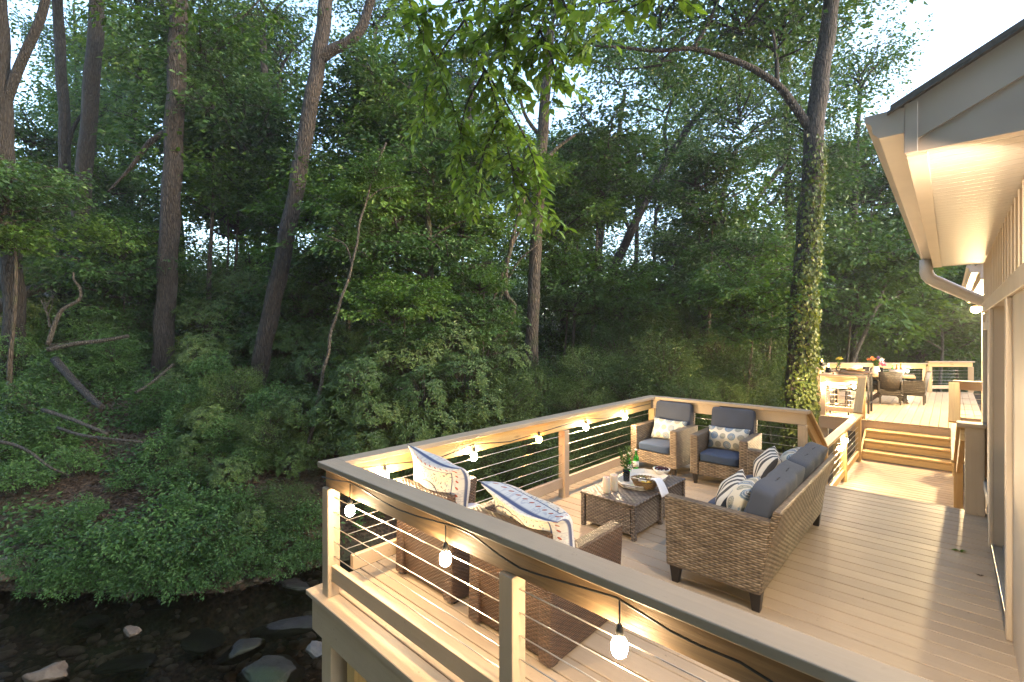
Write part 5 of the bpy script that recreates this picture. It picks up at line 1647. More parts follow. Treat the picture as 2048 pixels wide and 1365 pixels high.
for k, (path, d, w, lab) in enumerate((
        ([(525, 60), (532, 200), (540, 330), (545, 480)], 22, 20, 'dark trunk in shade behind the leaning forked trunk, left of it'),
        ([(560, 140), (552, 300), (549, 480)], 24, 13, 'thin dark trunk in shade next to the leaning forked trunk'),
        ([(750, 60), (752, 200), (748, 380), (745, 560)], 22, 13, 'thin dark trunk right of the bending limb'),
        ([(1128, 380), (1130, 500), (1127, 690)], 21, 14, 'dark trunk right behind the straight pale brown trunk'),
        ([(1275, 400), (1272, 540), (1270, 700)], 27, 12, 'thin dark trunk against the bright gap in the woods'),
        ([(1312, 420), (1308, 560), (1306, 730)], 26, 11, 'thin dark trunk right of the bright gap in the woods'),
        ([(1560, 330), (1500, 420), (1440, 470), (1360, 540)], 28, 9, 'thin leaning trunk crossing behind the twisted fork'),
        ([(270, 190), (262, 330), (258, 470)], 23, 15, 'dark trunk in shade left of the tall straight one'),
        ([(185, 260), (192, 400), (190, 560)], 24, 18, 'dark trunk in shade behind the brown leaning one'),
        ([(945, 160), (930, 330), (905, 520), (895, 640)], 19, 16, 'brown trunk in shade left of the twisted reddish stem'),
        ([(1015, 560), (985, 640), (975, 700)], 13.6, 8, 'slim stem leaning beside the twisted reddish one'),
        ([(1470, 560), (1466, 660), (1464, 760)], 18, 12, 'dark trunk right of the twisted fork'),
        ([(1720, 180), (1712, 330), (1708, 520)], 21, 13, 'dark trunk half hidden right of the ivy trunk'))):
    px_tree(lab, path, d, w, w * 0.6, 'bark_dark' if d > 14 else 'bark_moss', [([path[0], (path[0][0] + 25, path[0][1] - 40), (path[0][0] + 60, path[0][1] - 70)], w * 0.5, 2)],
            [(('cool%d' % (k % 3)) if k % 2 else ('big%d' % (k % 4)), (path[0][0], path[0][1] - 30), d, 0.8)] if d > 14 else [], seed=40 + k)

# ---- the trees that fill the woodland
rngf = random.Random(21)
ZONES = [(260, 'leafy tree filling the dark slope at the far left'), (640, 'leafy tree filling the woods behind the tall straight and the leaning trunks'),
         (1040, 'leafy tree filling the woods left of the straight pale brown trunk'), (1560, 'leafy tree filling the woods behind the arching dark trunks'),
         (9999, 'leafy tree filling the hazy woods behind the dining deck')]


def fill_tree(px, d, h, ncrown, sc, cool):
    r = (px - CX) / FPX * d
    x, y = CC * r - SS * d, SS * r + CC * d
    z = gz(x, y)
    lab = [l for lim, l in ZONES if px < lim][0]
    root = empty('tree', (x, y, z), lab, 'tree', lab.replace('leafy tree', 'leafy trees'))
    lean = Vector((rngf.uniform(-0.06, 0.06), rngf.uniform(-0.06, 0.06), 1))
    mb = MB()
    top = lean * h
    pts = [top, top * 0.75 + Vector((rngf.uniform(-.2, .2), rngf.uniform(-.2, .2), 0)), top * 0.4 + Vector((rngf.uniform(-.2, .2), rngf.uniform(-.2, .2), 0)), Vector((0, 0, -0.2))]
    trunk_mesh(mb, pts, 0.09 + h * 0.0075, 0.05, rngf, 8)
    mb.build('trunk', M['bark_dark'], root)
    for q in range(ncrown):
        t = 0.34 + 0.62 * (q + rngf.uniform(0.1, 0.9)) / ncrown
        key = ('cool%d' % rngf.randrange(3)) if rngf.random() < cool else ('big%d' % rngf.randrange(4))
        off = Vector((rngf.uniform(-1, 1), rngf.uniform(-1, 1), 0)) * sc * 1.0
        place(root, key, root.location + lean * (h * t) + off, sc * rngf.uniform(0.8, 1.15) * (1.1 - 0.35 * abs(t - 0.55)), rngf, 1.0)
    return root


def max_h(px, d, z):
    """keep the open sky at the upper right clear"""
    lim = 1e9
    if px > 1690: lim = 150 + max(0, (1760 - px)) * 1.2
    if px > 1860: lim = 215
    return EYE + (HOR - lim) / FPX * d - z - 1.2


slots = []
for d, step, n0 in ((17.5, 640, 60), (22, 400, 150), (28, 300, 40), (36, 240, 110)):
    px = -130 + n0
    while px < 2080:
        slots.append((px + rngf.uniform(-50, 50), d * rngf.uniform(0.93, 1.08)))
        px += step
for px, d in slots:
    if px < 700 and d < 19 and rngf.random() < 0.5: continue
    if 1150 < px < 1500 and d < 24 and rngf.random() < 0.6: continue
    if px > 1640 and d < 22: continue
    if px < 330 and rngf.random() < 0.4: continue
    if 1130 < px < 1580 and rngf.random() < 0.68: continue
    r = (px - CX) / FPX * d
    x, y = CC * r - SS * d, SS * r + CC * d
    if x > -4.5 and y < 23.5: continue
    z = gz(x, y)
    h = rngf.uniform(13, 19) + (d - 16) * 0.15
    mh = max_h(px, d, z)
    if px > 1640: h = min(h, mh * rngf.uniform(0.85, 1.0))
    if h < 4: continue
    fill_tree(px, d, h, int(3 + h / 5.5), 0.85 + 0.006 * d, 0.25 + 0.5 * (px > 1100))

# woods behind the photographer, which shade the fronts of the rails and the house
for k, (x, y, h) in enumerate(((-9, -7, 15), (-5, -9, 17), (-1, -8.5, 16), (3, -9, 17), (7, -8, 15), (-13, -6, 16), (-12, -11, 18), (-7, -14, 18), (-2, -14, 19), (4, -14, 19), (10, -12, 18), (12, -6, 16), (-17, -9, 18))):
    lab = 'tall leafy tree standing behind the photographer'
    root = empty('tree', (x, y, gz(x, y)), lab, 'tree', 'trees behind the photographer')
    mb = MB(); trunk_mesh(mb, [(0.3, 0.2, h), (0.1, 0, h * 0.6), (0, 0, -0.2)], 0.22, 0.06, rngf, 8); mb.build('trunk', M['bark_dark'], root)
    for q in range(5):
        place(root, 'big%d' % ((k + q) % 4), root.location + Vector((rngf.uniform(-1, 1), rngf.uniform(-1, 1), h * (0.22 + 0.19 * q))), 1.15, rngf)

# understory trees: thin stems with level sprays of leaves
US = [(70, 330, 19, 1.1), (20, 420, 11.5, 0.8), (240, 420, 20, 1.0), (290, 500, 17, 0.8), (450, 400, 17, 1.3), (470, 300, 17, 1.3), (420, 180, 16, 1.2), (560, 400, 17, 1.0), (670, 400, 14.5, 0.9), (700, 270, 15.5, 1.1),
      (740, 480, 12, 0.8), (650, 560, 14.5, 0.8), (790, 240, 14, 1.1), (920, 380, 13.5, 1.0), (960, 620, 12.5, 0.6), (1130, 560, 17, 0.9), (1150, 420, 17, 1.0), (1190, 330, 17, 1.1), (1340, 560, 22, 1.1), (1500, 620, 13.5, 0.75),
      (1540, 560, 15, 0.9), (1420, 380, 17, 1.0), (1240, 620, 17, 0.9), (1700, 560, 20, 1.4), (1760, 620, 23, 1.5), (1850, 640, 24, 1.5), (1800, 450, 24, 1.6), (1740, 330, 22, 1.3), (1920, 600, 26, 1.6), (580, 620, 15, 0.9), (240, 560, 15, 0.9), (800, 640, 10.5, 0.6)]
for k, (px, py, d, sc) in enumerate(US):
    c = at_d(px, py, d)
    z = gz(c.x, c.y)
    lab = ['small understory tree with level leaf sprays on the left slope', 'small understory tree with level leaf sprays in mid wood', 'small understory tree with level leaf sprays right of the ivy trunk'][0 if px < 700 else 1 if px < 1640 else 2]
    root = empty('understory_tree', (c.x, c.y, z), lab, 'tree', lab.replace('tree', 'trees'))
    mb = MB()
    hh = c.z - z
    trunk_mesh(mb, [(0.1, 0.05, hh + 0.5), (0.0, 0.1, hh * 0.66), (-0.12, 0.0, hh * 0.3), (0, 0, -0.1)], 0.03 + 0.008 * hh, 0.015, rngf, 7)
    mb.build('trunk', M['bark_moss'], root)
    for q in range(2 + (hh > 3)):
        key = 'low%d' % ((k + q) % 4)
        place(root, key, c + Vector((rngf.uniform(-.5, .5) * sc, rngf.uniform(-.5, .5) * sc, (q - 0.6) * 0.85 * sc)), sc * rngf.uniform(0.8, 1.1), rngf)

# low trees closing the wood at eye level
for k in range(40):
    px = 250 + k * 34 + rngf.uniform(-25, 25) if k < 40 else 0
    d = rngf.uniform(19, 31)
    c = at_d(px, rngf.uniform(540, 640) + (70 if 1100 < px < 1560 else 0), d)
    if c.x > -5 and c.y < 24: continue
    z = gz(c.x, c.y); cz = max(c.z, z + 1.2)
    lab = 'low shade tree ' + ('left of the leaning forked trunk' if px < 520 else 'between the leaning trunk and the pale brown trunk' if px < 1060 else 'between the pale brown trunk and the ivy trunk')
    root = empty('understory_tree', (c.x, c.y, z), lab, 'tree', lab.replace('tree', 'trees'))
    mb = MB(); trunk_mesh(mb, [(0.1, 0.05, cz - z + 0.4), (0, 0.1, (cz - z) * 0.5), (0, 0, -0.1)], 0.06, 0.02, rngf, 7); mb.build('trunk', M['bark_dark'], root)
    zz = cz
    while zz > z + 0.2:
        place(root, ('cool%d' % (k % 3)) if k % 2 else 'big%d' % (k % 4), Vector((c.x + rngf.uniform(-.6, .6), c.y + rngf.uniform(-.6, .6), zz)), rngf.uniform(0.6, 0.8), rngf)
        zz -= 1.7

# far-off wood that reads as one mass
rgF = np.random.default_rng(77)
FV, FF, nv = [], [], 0
for k in range(70):
    px = rgF.uniform(-200, 2250); d = rgF.uniform(44, 75)
    r = (px - CX) / FPX * d
    x, y = CC * r - SS * d, SS * r + CC * d
    z = gz(x, y)
    top = 6.0
    if px > 1690: top = min(top, max_h(px, d, z))
    for q in range(3):
        zc = z + rgF.uniform(1.0, max(2.0, top if q else 5.0))
        n_ = 26
        C = rgF.normal(size=(n_, 3)) * np.array([2.6, 2.6, 1.5]) + np.array([x, y, zc])
        O = rgF.normal(size=(n_, 3)); O[:, 2] = 0
        V, F = spray_cloud(rgF, C, O / np.linalg.norm(O, axis=1, keepdims=True), 42, 1.0, 0.2, 0.36)
        FV.append(V); FF.append(F + nv); nv += len(V)
o = np_mesh('far_woods', np.concatenate(FV), np.concatenate(FF), M['leafB'])
tag(o, 'far off woodland foliage glimpsed between the trunks', None, kind='stuff')

# ================================================================== shrubs
def shrub_data(seed, n, per, rad, L, wr, kind):
    rng = np.random.default_rng(seed)
    d = rng.normal(size=(n, 3)); d[:, 2] = np.abs(d[:, 2]) * 0.9 - 0.25; d /= np.linalg.norm(d, axis=1, keepdims=True)
    q = rng.uniform(0.45, 1.0, (n, 1)) ** 0.6 * (1 + 0.22 * np.sin(d[:, :1] * 4 + seed) + 0.16 * np.sin(d[:, 1:2] * 5 + 2 * seed))
    C = d * q * np.array([1, 1, 0.85])
    mb = MB()
    for c in C[::3]:
        mb.tube([(0, 0, -0.7), tuple(c * 0.45 + np.array([0, 0, -0.22]) + rng.normal(0, 0.05, 3)), tuple(c)], [0.02, 0.012, 0.004], 4, False)
    if kind == 'whorl':
        a = np.linspace(0, 2 * np.pi, per, endpoint=False)[None] + rng.uniform(0, 6, (n, 1))
        up = (d + np.array([0, 0, 0.7])); up /= np.linalg.norm(up, axis=1, keepdims=True)
        e1 = np.cross(up, rng.normal(size=(n, 3))); e1 /= np.linalg.norm(e1, axis=1, keepdims=True); e2 = np.cross(up, e1)
        rd = e1[:, None] * np.cos(a)[..., None] + e2[:, None] * np.sin(a)[..., None]
        A = rd + up[:, None] * rng.uniform(-0.15, 0.55, (n, per, 1)) + np.array([0, 0, -0.12])
        Cc = C[:, None] + rd * 0.012 + rng.normal(0, 0.012, (n, per, 3))
        N = up[:, None] + rng.normal(0, 0.15, (n, per, 3))
        V, F = leaves(Cc.reshape(-1, 3), A.reshape(-1, 3), N.reshape(-1, 3), L * rng.uniform(0.7, 1.2, n * per), wr, 0.06, 0.1)
    else:
        O = d.copy(); O[:, 2] = 0
        V, F = spray_cloud(rng, C, O, per, rad, 0.06, L, wr, 0.6)
    return V, F, mb


def shrub_lib(key, leafm, **kw):
    V, F, mb = shrub_data(**kw)
    a = np_mesh('foliage', V, F, M[leafm]); b = mb.build('stems', M['bark_moss'])
    LIB[key] = (a.data, b.data, len(F))
    for o in (a, b): bpy.data.objects.remove(o)


for s in range(3):
    shrub_lib('rho%d' % s, 'rhodo', seed=500 + s, n=330, per=9, rad=0, L=0.125, wr=0.34, kind='whorl')
for s in range(3):
    shrub_lib('fine%d' % s, 'rhodo', seed=520 + s, n=150, per=46, rad=0.20, L=0.055, wr=0.5, kind='spray')
for s in range(3):
    shrub_lib('bank%d' % s, 'ground_leaf', seed=540 + s, n=110, per=17, rad=0.22, L=0.12, wr=0.58, kind='spray')


def shrub(px, py, d, sc, key, label, flat=1.0, group=None, cat='shrub'):
    for d2 in np.arange(max(6.6, d * 0.88), d * 1.06, 0.06):      # seat the shrub on the slope
        c = at_d(px, py, d2)
        if c.z - gz(c.x, c.y) < 0.62 * sc: break
    z = gz(c.x, c.y)
    root = empty('shrub', (c.x, c.y, z), label, cat, group)
    a, b, _ = LIB[key]
    rz = rngf.uniform(0, 6.28)
    for nm, dd in (('foliage', a), ('stems', b)):
        o = bpy.data.objects.new(nm, dd); COL.objects.link(o); o.parent = root
        o.location = c - root.location; o.rotation_euler = (0, 0, rz); o.scale = (sc, sc, sc * flat)
    gap = c.z - z - 0.62 * sc
    q = 0
    while gap > 0.1 and q < 4:                      # tall bush: foliage down to the ground
        q += 1
        gap -= 0.85 * sc
        o = bpy.data.objects.new('foliage', LIB['%s%d' % (key[:-1], (int(key[-1]) + q) % 3)][0]); COL.objects.link(o); o.parent = root
        o.location = c - root.location + Vector((rngf.uniform(-.3, .3) * sc, rngf.uniform(-.3, .3) * sc, -0.85 * sc * q)); o.rotation_euler = (0, 0, rngf.uniform(0, 6)); o.scale = (sc * 1.05, sc * 1.05, sc)
    return root


SH = [
    ('rho', 'broad leaved evergreen shrub in the hollow behind the left railing', [(720, 760, 9.3, 0.75), (800, 720, 10.2, 0.9), (885, 690, 11.3, 0.95), (760, 830, 8.8, 0.6), (850, 790, 9.4, 0.75), (930, 760, 10, 0.8), (690, 690, 12.5, 0.9), (1000, 720, 12.5, 0.9), (640, 740, 11, 0.8), (610, 830, 9.6, 0.7)]),
    ('fine', 'fine leaved bush over the back of the left railing', [(1000, 800, 11, 0.85), (1070, 790, 11.8, 0.9), (1105, 760, 12.8, 0.9), (1180, 745, 13, 1.0), (1250, 765, 12.2, 0.8), (1330, 735, 12.6, 1.15), (1375, 790, 11.6, 0.75), (1160, 800, 11.6, 0.7), (1300, 690, 16, 1.2), (1235, 690, 15, 1.0), (1420, 770, 13.5, 0.9)]),
    ('fine', 'fine leaved bush seen between the cables of the left railing', [(980, 900, 9.6, 0.7), (1050, 880, 10, 0.7), (1150, 880, 10.4, 0.6), (1210, 860, 10.8, 0.6), (1270, 880, 10.6, 0.6), (900, 960, 8.8, 0.5), (1100, 940, 9.4, 0.6)]),
    ('fine', 'dusky fine leaved bush on the bank above the creek plants', [(470, 780, 10.4, 0.7), (540, 860, 9.2, 0.6), (380, 940, 8.9, 0.4), (570, 1000, 8.5, 0.45)]),
    ('rho', 'evergreen shrub on the bank beside the pale sapling', [(415, 840, 9.5, 0.55), (455, 950, 8.7, 0.5), (590, 930, 9.0, 0.45), (500, 1040, 8.2, 0.4)]),
    ('bank', 'leafy green plant crowding the creek bank', [(440, 860, 9.3, 0.42), (500, 930, 8.8, 0.4), (380, 800, 10.0, 0.45), (540, 800, 9.8, 0.42), (470, 1010, 8.35, 0.36), (540, 1060, 8.1, 0.34), (350, 960, 8.6, 0.4), (420, 740, 11, 0.5), (575, 1090, 8.0, 0.34), (300, 1080, 7.7, 0.55), (225, 1100, 7.5, 0.5), (160, 1130, 7.35, 0.4), (420, 1075, 7.8, 0.5), (350, 1120, 7.5, 0.42), (260, 1150, 7.3, 0.32), (470, 1110, 7.7, 0.36), (120, 1060, 7.9, 0.45), (400, 1010, 8.2, 0.42), (260, 960, 8.6, 0.34), (330, 900, 9.2, 0.45), (170, 1020, 8.2, 0.3), (70, 1130, 7.5, 0.35), (610, 1040, 8.4, 0.38), (625, 1100, 8.0, 0.3), (300, 1160, 7.1, 0.36), (240, 1165, 7.05, 0.32), (370, 1160, 7.15, 0.36), (430, 1150, 7.3, 0.34), (500, 1135, 7.5, 0.34), (560, 1130, 7.7, 0.32), (150, 1165, 7.1, 0.34), (200, 1150, 7.2, 0.36), (90, 1160, 7.2, 0.3), (610, 1120, 7.9, 0.28), (330, 1130, 7.4, 0.42)]),
    ('bank', 'leafy green plant on the litter strewn slope at the left', [(60, 800, 10.5, 0.6), (20, 880, 9.4, 0.55), (120, 850, 9.8, 0.5), (40, 960, 8.6, 0.5), (110, 740, 11.6, 0.55), (20, 700, 12, 0.6), (230, 700, 12.8, 0.6), (180, 660, 13.5, 0.6), (300, 790, 10.8, 0.45), (260, 640, 14.5, 0.7), (150, 930, 8.9, 0.4), (90, 640, 14, 0.6)]),
    ('rho', 'dark evergreen shrub on the upper left slope', [(245, 600, 15, 1.0), (300, 560, 16.5, 1.1), (430, 640, 14.5, 1.0), (480, 580, 15.5, 1.1), (400, 720, 12.6, 0.8), (570, 690, 12.6, 0.9), (30, 560, 14, 1.2), (90, 500, 16, 1.3), (610, 610, 14, 1.0), (520, 640, 15, 0.9)]),
    ('fine', 'dusky bush in the shade left of the ivy trunk', [(1440, 700, 15, 1.0), (1500, 740, 13.5, 0.9), (1540, 690, 15, 1.0), (1480, 640, 18, 1.2), (1380, 660, 19, 1.2), (1450, 800, 12.5, 0.7)]),
    ('fine', 'dusky bush behind the dining deck railing', [(1670, 700, 21, 1.5), (1730, 690, 23, 1.6), (1790, 700, 25, 1.8), (1850, 690, 26, 1.8), (1920, 690, 27, 1.8), (1650, 640, 22, 1.6), (1880, 620, 28, 1.9)]),
]
for key, lab, items in SH:
    for k, (px, py, d, sc) in enumerate(items):
        shrub(px, py, d, sc, '%s%d' % (key, k % 3), lab, 1.0, lab.replace('shrub', 'shrubs').replace('bush', 'bushes').replace('plant ', 'plants '))

# ================================================================== ground cover and dry leaves
rg = np.random.default_rng(5)


def scatter(n, lo, hi):
    px = rg.uniform(-60, 760, n * 3); d = rg.uniform(7.0, 20, n * 3)
    r = (px - CX) / FPX * d
    x, y = CC * r - SS * d, SS * r + CC * d
    t = creek_dist(x, y)
    m = (t > lo) & (t < hi)
    x, y = x[m][:n], y[m][:n]
    return x, y, ground_z(x, y)


x, y, z = scatter(4200, 1.9, 17)
keep = np.sin(x * 1.4 + 2) * np.sin(y * 1.7 - x * 0.5) + 0.4 * np.sin(3.1 * x + y) > -0.12
x, y, z = x[keep], y[keep], z[keep]
C = np.stack([x, y, z + rg.uniform(0.08, 0.35, len(x))], -1)
O = rg.normal(size=C.shape); O[:, 2] = 0
V, F = spray_cloud(rg, C, O / np.linalg.norm(O, axis=1, keepdims=True), 9, 0.17, 0.05, 0.10, 0.55, 0.6)
o = np_mesh('ground_cover', V, F, M['ground_leaf']); tag(o, 'low green seedlings and ferns covering the left bank', None, kind='stuff')
x, y, z = scatter(26000, 1.6, 16)
C = np.stack([x, y, z + rg.uniform(0.005, 0.03, len(x))], -1)
V, F = leaves(C, rg.normal(size=C.shape) * np.array([1, 1, 0.25]), np.array([0, 0, 1.0]) + rg.normal(0, 0.35, C.shape), 0.085 * rg.uniform(0.6, 1.3, len(x)), 0.55, 0.12, 0.0)
o = np_mesh('dry_leaves', V, F, M['litter']); tag(o, 'brown dry leaves littering the left bank', None, kind='stuff')

# ================================================================== fallen wood
def log(label, pts, w0, w1, mat='log', cat='log', name='fallen_branch', twigs=()):
    W = [at_d(x, y, d) for x, y, d in pts]
    root = empty(name, W[0], label, cat, 'fallen wood on the left slope')
    mb = MB()
    P = smooth_path(W, 5)
    d0, d1 = pts[0][2], pts[-1][2]
    mb.tube(P, [(w0 + (w1 - w0) * i / (len(P) - 1)) / 2 / FPX * (d0 + (d1 - d0) * i / (len(P) - 1)) for i in range(len(P))], 10)
    for tw in twigs:
        T_ = smooth_path([at_d(x, y, d) for x, y, d in tw], 4)
        mb.tube(T_, [0.016 - 0.012 * i / (len(T_) - 1) for i in range(len(T_))], 5)
    mb.build('wood', M[mat], root, origin=root.location)
    return root


log('thick grey fallen log at the left edge below the trunks', [(-60, 640, 13.4), (0, 612, 13.6), (60, 582, 13.9), (112, 570, 14.2)], 26, 16)
log('bent bare branch arching up from the left slope', [(96, 690, 12.2), (110, 648, 12.3), (125, 620, 12.4), (158, 600, 12.5), (160, 578, 12.5), (148, 560, 12.5), (147, 545, 12.5)], 9, 3, 'bark_pale')
log('pair of long weathered boughs lying on the slope below the brown trunk', [(95, 700, 12.2), (150, 688, 12.4), (205, 682, 12.6), (258, 672, 12.9)], 10, 7, twigs=([(98, 692, 12.3), (140, 682, 12.5), (165, 676, 12.6)],))
log('broken stick lying at the foot of the tall straight trunk', [(270, 786, 10.9), (300, 768, 11.2), (347, 729, 11.6)], 6, 5)
log('pale branch slanting down through the bank plants', [(85, 820, 9.9), (140, 838, 9.6), (185, 856, 9.3), (215, 868, 9.2)], 8, 6)
log('long grey branch above the creek plants', [(115, 856, 9.5), (160, 870, 9.2), (215, 878, 9.0), (285, 885, 8.9)], 6, 5)
log('curved brown root running into the creek plants at the left edge', [(-40, 880, 9.2), (20, 888, 9.0), (60, 905, 8.7), (100, 935, 8.4), (140, 952, 8.3)], 8, 3, 'bark_moss')
log('dead twiggy spray standing on the left slope', [(100, 655, 12.7), (95, 630, 12.7), (82, 600, 12.7)], 4, 2, 'log', twigs=([(95, 630, 12.7), (88, 600, 12.7), (70, 585, 12.7)], [(92, 620, 12.7), (100, 600, 12.7), (112, 588, 12.7)], [(95, 632, 12.7), (104, 612, 12.7), (106, 590, 12.7)]))
log('short branch dipping into the creek at the left', [(20, 1208, 7.2), (45, 1190, 7.25), (62, 1172, 7.3)], 6, 3)
log('dark fallen trunk half buried on the left slope', [(110, 720, 11.6), (150, 765, 11.0), (185, 800, 10.5), (205, 815, 10.3)], 15, 11, 'bark_dark')

log('thin dead branch arching over the water from the bank plants', [(330, 1035, 7.6), (300, 1075, 7.4), (262, 1120, 7.2), (262, 1150, 7.1)], 4, 2, 'log')
log('slender reddish twig curving across the middle of the bank', [(262, 1045, 7.9), (285, 1036, 7.9), (320, 1034, 8), (352, 1036, 8)], 4, 2, 'bark_moss')
log('bare stick slanting to the water beside the small brown stone', [(90, 1225, 6.9), (115, 1200, 7.0), (130, 1175, 7.1)], 4, 2, 'log')
log('long thin stick lying across the wet rocks by the deck corner', [(455, 1325, 5.9), (520, 1290, 6.1), (600, 1262, 6.3)], 5, 3, 'log')

# ================================================================== leafy branches hanging into the top of the view
def near_leaves(C, A, N, L):
    """six-cornered pointed leaves for close branches"""
    A = A / np.linalg.norm(A, axis=1, keepdims=True)
    Sd = np.cross(N, A); Sd /= np.linalg.norm(Sd, axis=1, keepdims=True) + 1e-9
    Nn = np.cross(A, Sd)
    L = L[:, None]
    W = L * 0.23
    def pt(u, w, h): return C + A * L * u + Sd * W * w + Nn * L * h
    V = np.stack([pt(0, 0, 0), pt(0.28, 0.85, 0.035), pt(0.55, 1.0, 0.03), pt(0.8, 0.55, -0.02), pt(1.0, 0, -0.12), pt(0.8, -0.55, -0.02), pt(0.55, -1.0, 0.03), pt(0.28, -0.85, 0.035), pt(0.5, 0, 0.0)], 1)
    n = len(C); b = (np.arange(n) * 9)[:, None]
    F = np.concatenate([b + np.array(q) for q in ([0, 1, 2, 8], [8, 2, 3, 4], [8, 4, 5, 6], [0, 8, 6, 7])])
    return V.reshape(-1, 3), F


def hanging(label, stems, L, dens, seed, mat='leafC', spread=0.16):
    rgx = np.random.default_rng(seed)
    W0 = at_d(*stems[0][0])
    root = empty('hanging_branch', W0, label, 'branch', 'leafy branches hanging into the top of the view')
    mb = MB(); C, A, N = [], [], []
    for st in stems:
        W = [at_d(*q) for q in st]
        P = smooth_path(W, 8)
        mb.tube(P, [0.012 - 0.009 * i / (len(P) - 1) for i in range(len(P))], 5)
        ln = sum(np.linalg.norm(P[i + 1] - P[i]) for i in range(len(P) - 1))
        ntw = max(3, int(ln * dens))
        for k in range(ntw):
            t = (k + rgx.uniform(0, 1)) / ntw
            i0 = min(int(t * (len(P) - 1)), len(P) - 2); p = P[i0]
            ax = P[i0 + 1] - P[i0]; ax = ax / np.linalg.norm(ax)
            sd = rgx.normal(size=3); sd[2] = sd[2] * 0.25 - 0.25; sd = sd + ax * 0.5; sd /= np.linalg.norm(sd)
            tl = rgx.uniform(0.8, 2.2) * spread
            mb.tube([p, p + sd * tl * 0.5 + np.array([0, 0, 0.01]), p + sd * tl + np.array([0, 0, -0.04])], [0.004, 0.003, 0.002], 4, False)
            nl = rgx.integers(5, 9)
            for q in range(nl):
                u = (q + 1) / nl
                c = p + sd * tl * u + np.array([0, 0, -0.04 * u * u])
                s2 = np.cross(sd, (0, 0, 1)); s2 /= np.linalg.norm(s2) + 1e-6
                a = sd * (0.5 + (q == nl - 1)) + s2 * (1 if q % 2 else -1) * (0.9 if q < nl - 1 else 0.1) + np.array([0, 0, -0.3]) + rgx.normal(0, 0.2, 3)
                C.append(c); A.append(a); N.append(np.array([0, 0, 1.0]) + rgx.normal(0, 0.3, 3))
    mb.build('stem', M['bark_dark'], root, origin=root.location)
    C = np.array(C) - np.array(W0)
    V, F = near_leaves(C, np.array(A), np.array(N), L * rgx.uniform(0.65, 1.2, len(C)))
    np_mesh('foliage', V, F, M[mat], root)


hanging('long leafy branch hanging down the middle of the view with bright green leaves', [[(880, -120, 4.75), (930, 40, 4.75), (970, 140, 4.75), (1000, 230, 4.75), (1022, 330, 4.75), (1035, 420, 4.82)], [(930, 40, 4.75), (880, 110, 4.82), (850, 190, 4.97), (850, 260, 5.04)], [(970, 140, 4.75), (1020, 220, 4.68), (1060, 300, 4.68), (1080, 380, 4.75)], [(800, -60, 4.7), (835, 50, 4.7), (870, 120, 4.7), (905, 210, 4.8), (930, 300, 4.9)], [(970, 140, 4.75), (930, 220, 4.8), (920, 310, 4.9), (940, 380, 4.9)], [(1000, 230, 4.75), (960, 330, 4.90), (950, 420, 5.04)], [(1022, 330, 4.75), (1060, 400, 4.75), (1100, 440, 4.82)]], 0.12, 19, 3, spread=0.15)
hanging('leafy bough spreading over the top centre of the view', [[(1150, -150, 4.18), (1110, -20, 4.18), (1080, 60, 4.18), (1060, 140, 4.25)], [(1110, -20, 4.18), (1040, 20, 4.25), (980, 60, 4.32), (930, 100, 4.39)], [(1080, 60, 4.18), (1110, 140, 4.18), (1105, 210, 4.25)], [(1180, -90, 4.2), (1200, 10, 4.2), (1185, 90, 4.2)], [(1060, -80, 4.3), (1020, 40, 4.3), (1010, 120, 4.4), (1030, 190, 4.4)], [(1120, -10, 4.18), (1150, 60, 4.25), (1130, 130, 4.32)], [(1040, -60, 4.32), (960, -10, 4.32), (860, 20, 4.46), (800, 60, 4.54)]], 0.125, 21, 4, spread=0.16)
hanging('yellow green leaf tips poking in at the top edge right of centre', [[(1420, -160, 3.4), (1350, -60, 3.4), (1290, 0, 3.4), (1225, 30, 3.4)], [(1340, -60, 3.4), (1345, -20, 3.4), (1350, 15, 3.4)], [(1290, -20, 3.4), (1240, 0, 3.4), (1200, 8, 3.4)]], 0.12, 9, 5, spread=0.10)
hanging('small leafy spray at the top edge between the two big left trunks', [[(470, -120, 7.5), (520, 0, 7.5), (560, 50, 7.5), (600, 110, 7.5)], [(520, 0, 7.5), (480, 40, 7.5), (450, 60, 7.5)], [(380, -100, 7.5), (370, 40, 7.5), (362, 80, 7.5)]], 0.11, 8, 6, 'leafA')

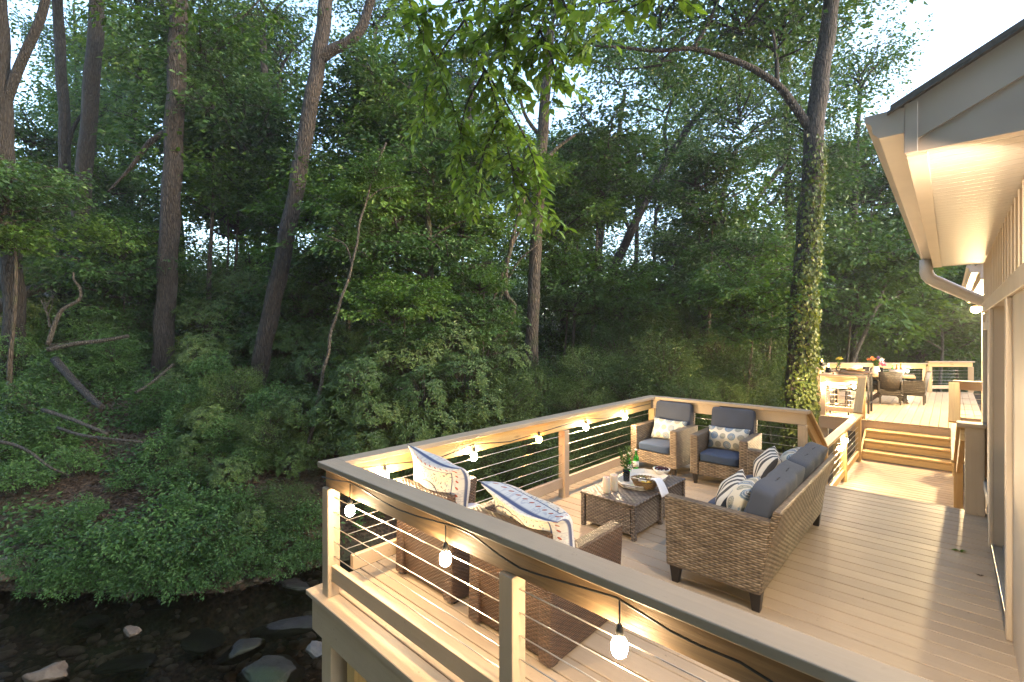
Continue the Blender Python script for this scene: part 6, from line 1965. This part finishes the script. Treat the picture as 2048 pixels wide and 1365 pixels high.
# ================================================================== air
t = NT('haze_air')
pv = t.n('ShaderNodeVolumePrincipled', {'Color': (0.80, 0.88, 0.92, 1), 'Density': 0.0010, 'Anisotropy': 0.2})
t.t.links.new(pv.outputs[0], t.out.inputs['Volume'])
mb = MB(); mb.box((-18, 30, 16), (190, 150, 42)); hz = mb.build('haze', t.m); tag(hz, 'thin evening haze in the woods', None, kind='stuff')

# ================================================================== world, sun and render settings
SUN_EL, SUN_AZ = R(18), R(62)
W = bpy.data.worlds.new('World'); S.world = W; W.use_nodes = True
nt = W.node_tree; nt.nodes.clear()
sky = nt.nodes.new('ShaderNodeTexSky'); sky.sky_type = 'NISHITA'; sky.sun_disc = False
sky.sun_elevation = SUN_EL; sky.sun_rotation = SUN_AZ; sky.air_density = 1.0; sky.dust_density = 1.6; sky.ozone_density = 1.2
bg = nt.nodes.new('ShaderNodeBackground'); bg.inputs[1].default_value = 0.15
ou = nt.nodes.new('ShaderNodeOutputWorld')
nt.links.new(sky.outputs[0], bg.inputs[0]); nt.links.new(bg.outputs[0], ou.inputs[0])
sd_ = bpy.data.lights.new('sun', 'SUN'); sd_.energy = 0.05; sd_.angle = R(20); sd_.color = (1.0, 0.86, 0.70)
so = bpy.data.objects.new('sun', sd_); COL.objects.link(so)
sv = Vector((math.sin(SUN_AZ) * math.cos(SUN_EL), math.cos(SUN_AZ) * math.cos(SUN_EL), math.sin(SUN_EL)))
so.rotation_euler = sv.to_track_quat('Z', 'Y').to_euler()

S.view_settings.view_transform = 'Standard'; S.view_settings.look = 'None'
S.view_settings.exposure = 2.86; S.view_settings.gamma = 1.0
c = S.cycles
c.max_bounces = 6; c.diffuse_bounces = 3; c.glossy_bounces = 3; c.transmission_bounces = 4; c.transparent_max_bounces = 12
c.sample_clamp_indirect = 4.0; c.sample_clamp_direct = 0.0; c.caustics_reflective = False; c.caustics_refractive = False
c.use_denoising = True
try: c.denoiser = 'OPENIMAGEDENOISE'
except Exception: pass
c.use_light_tree = True
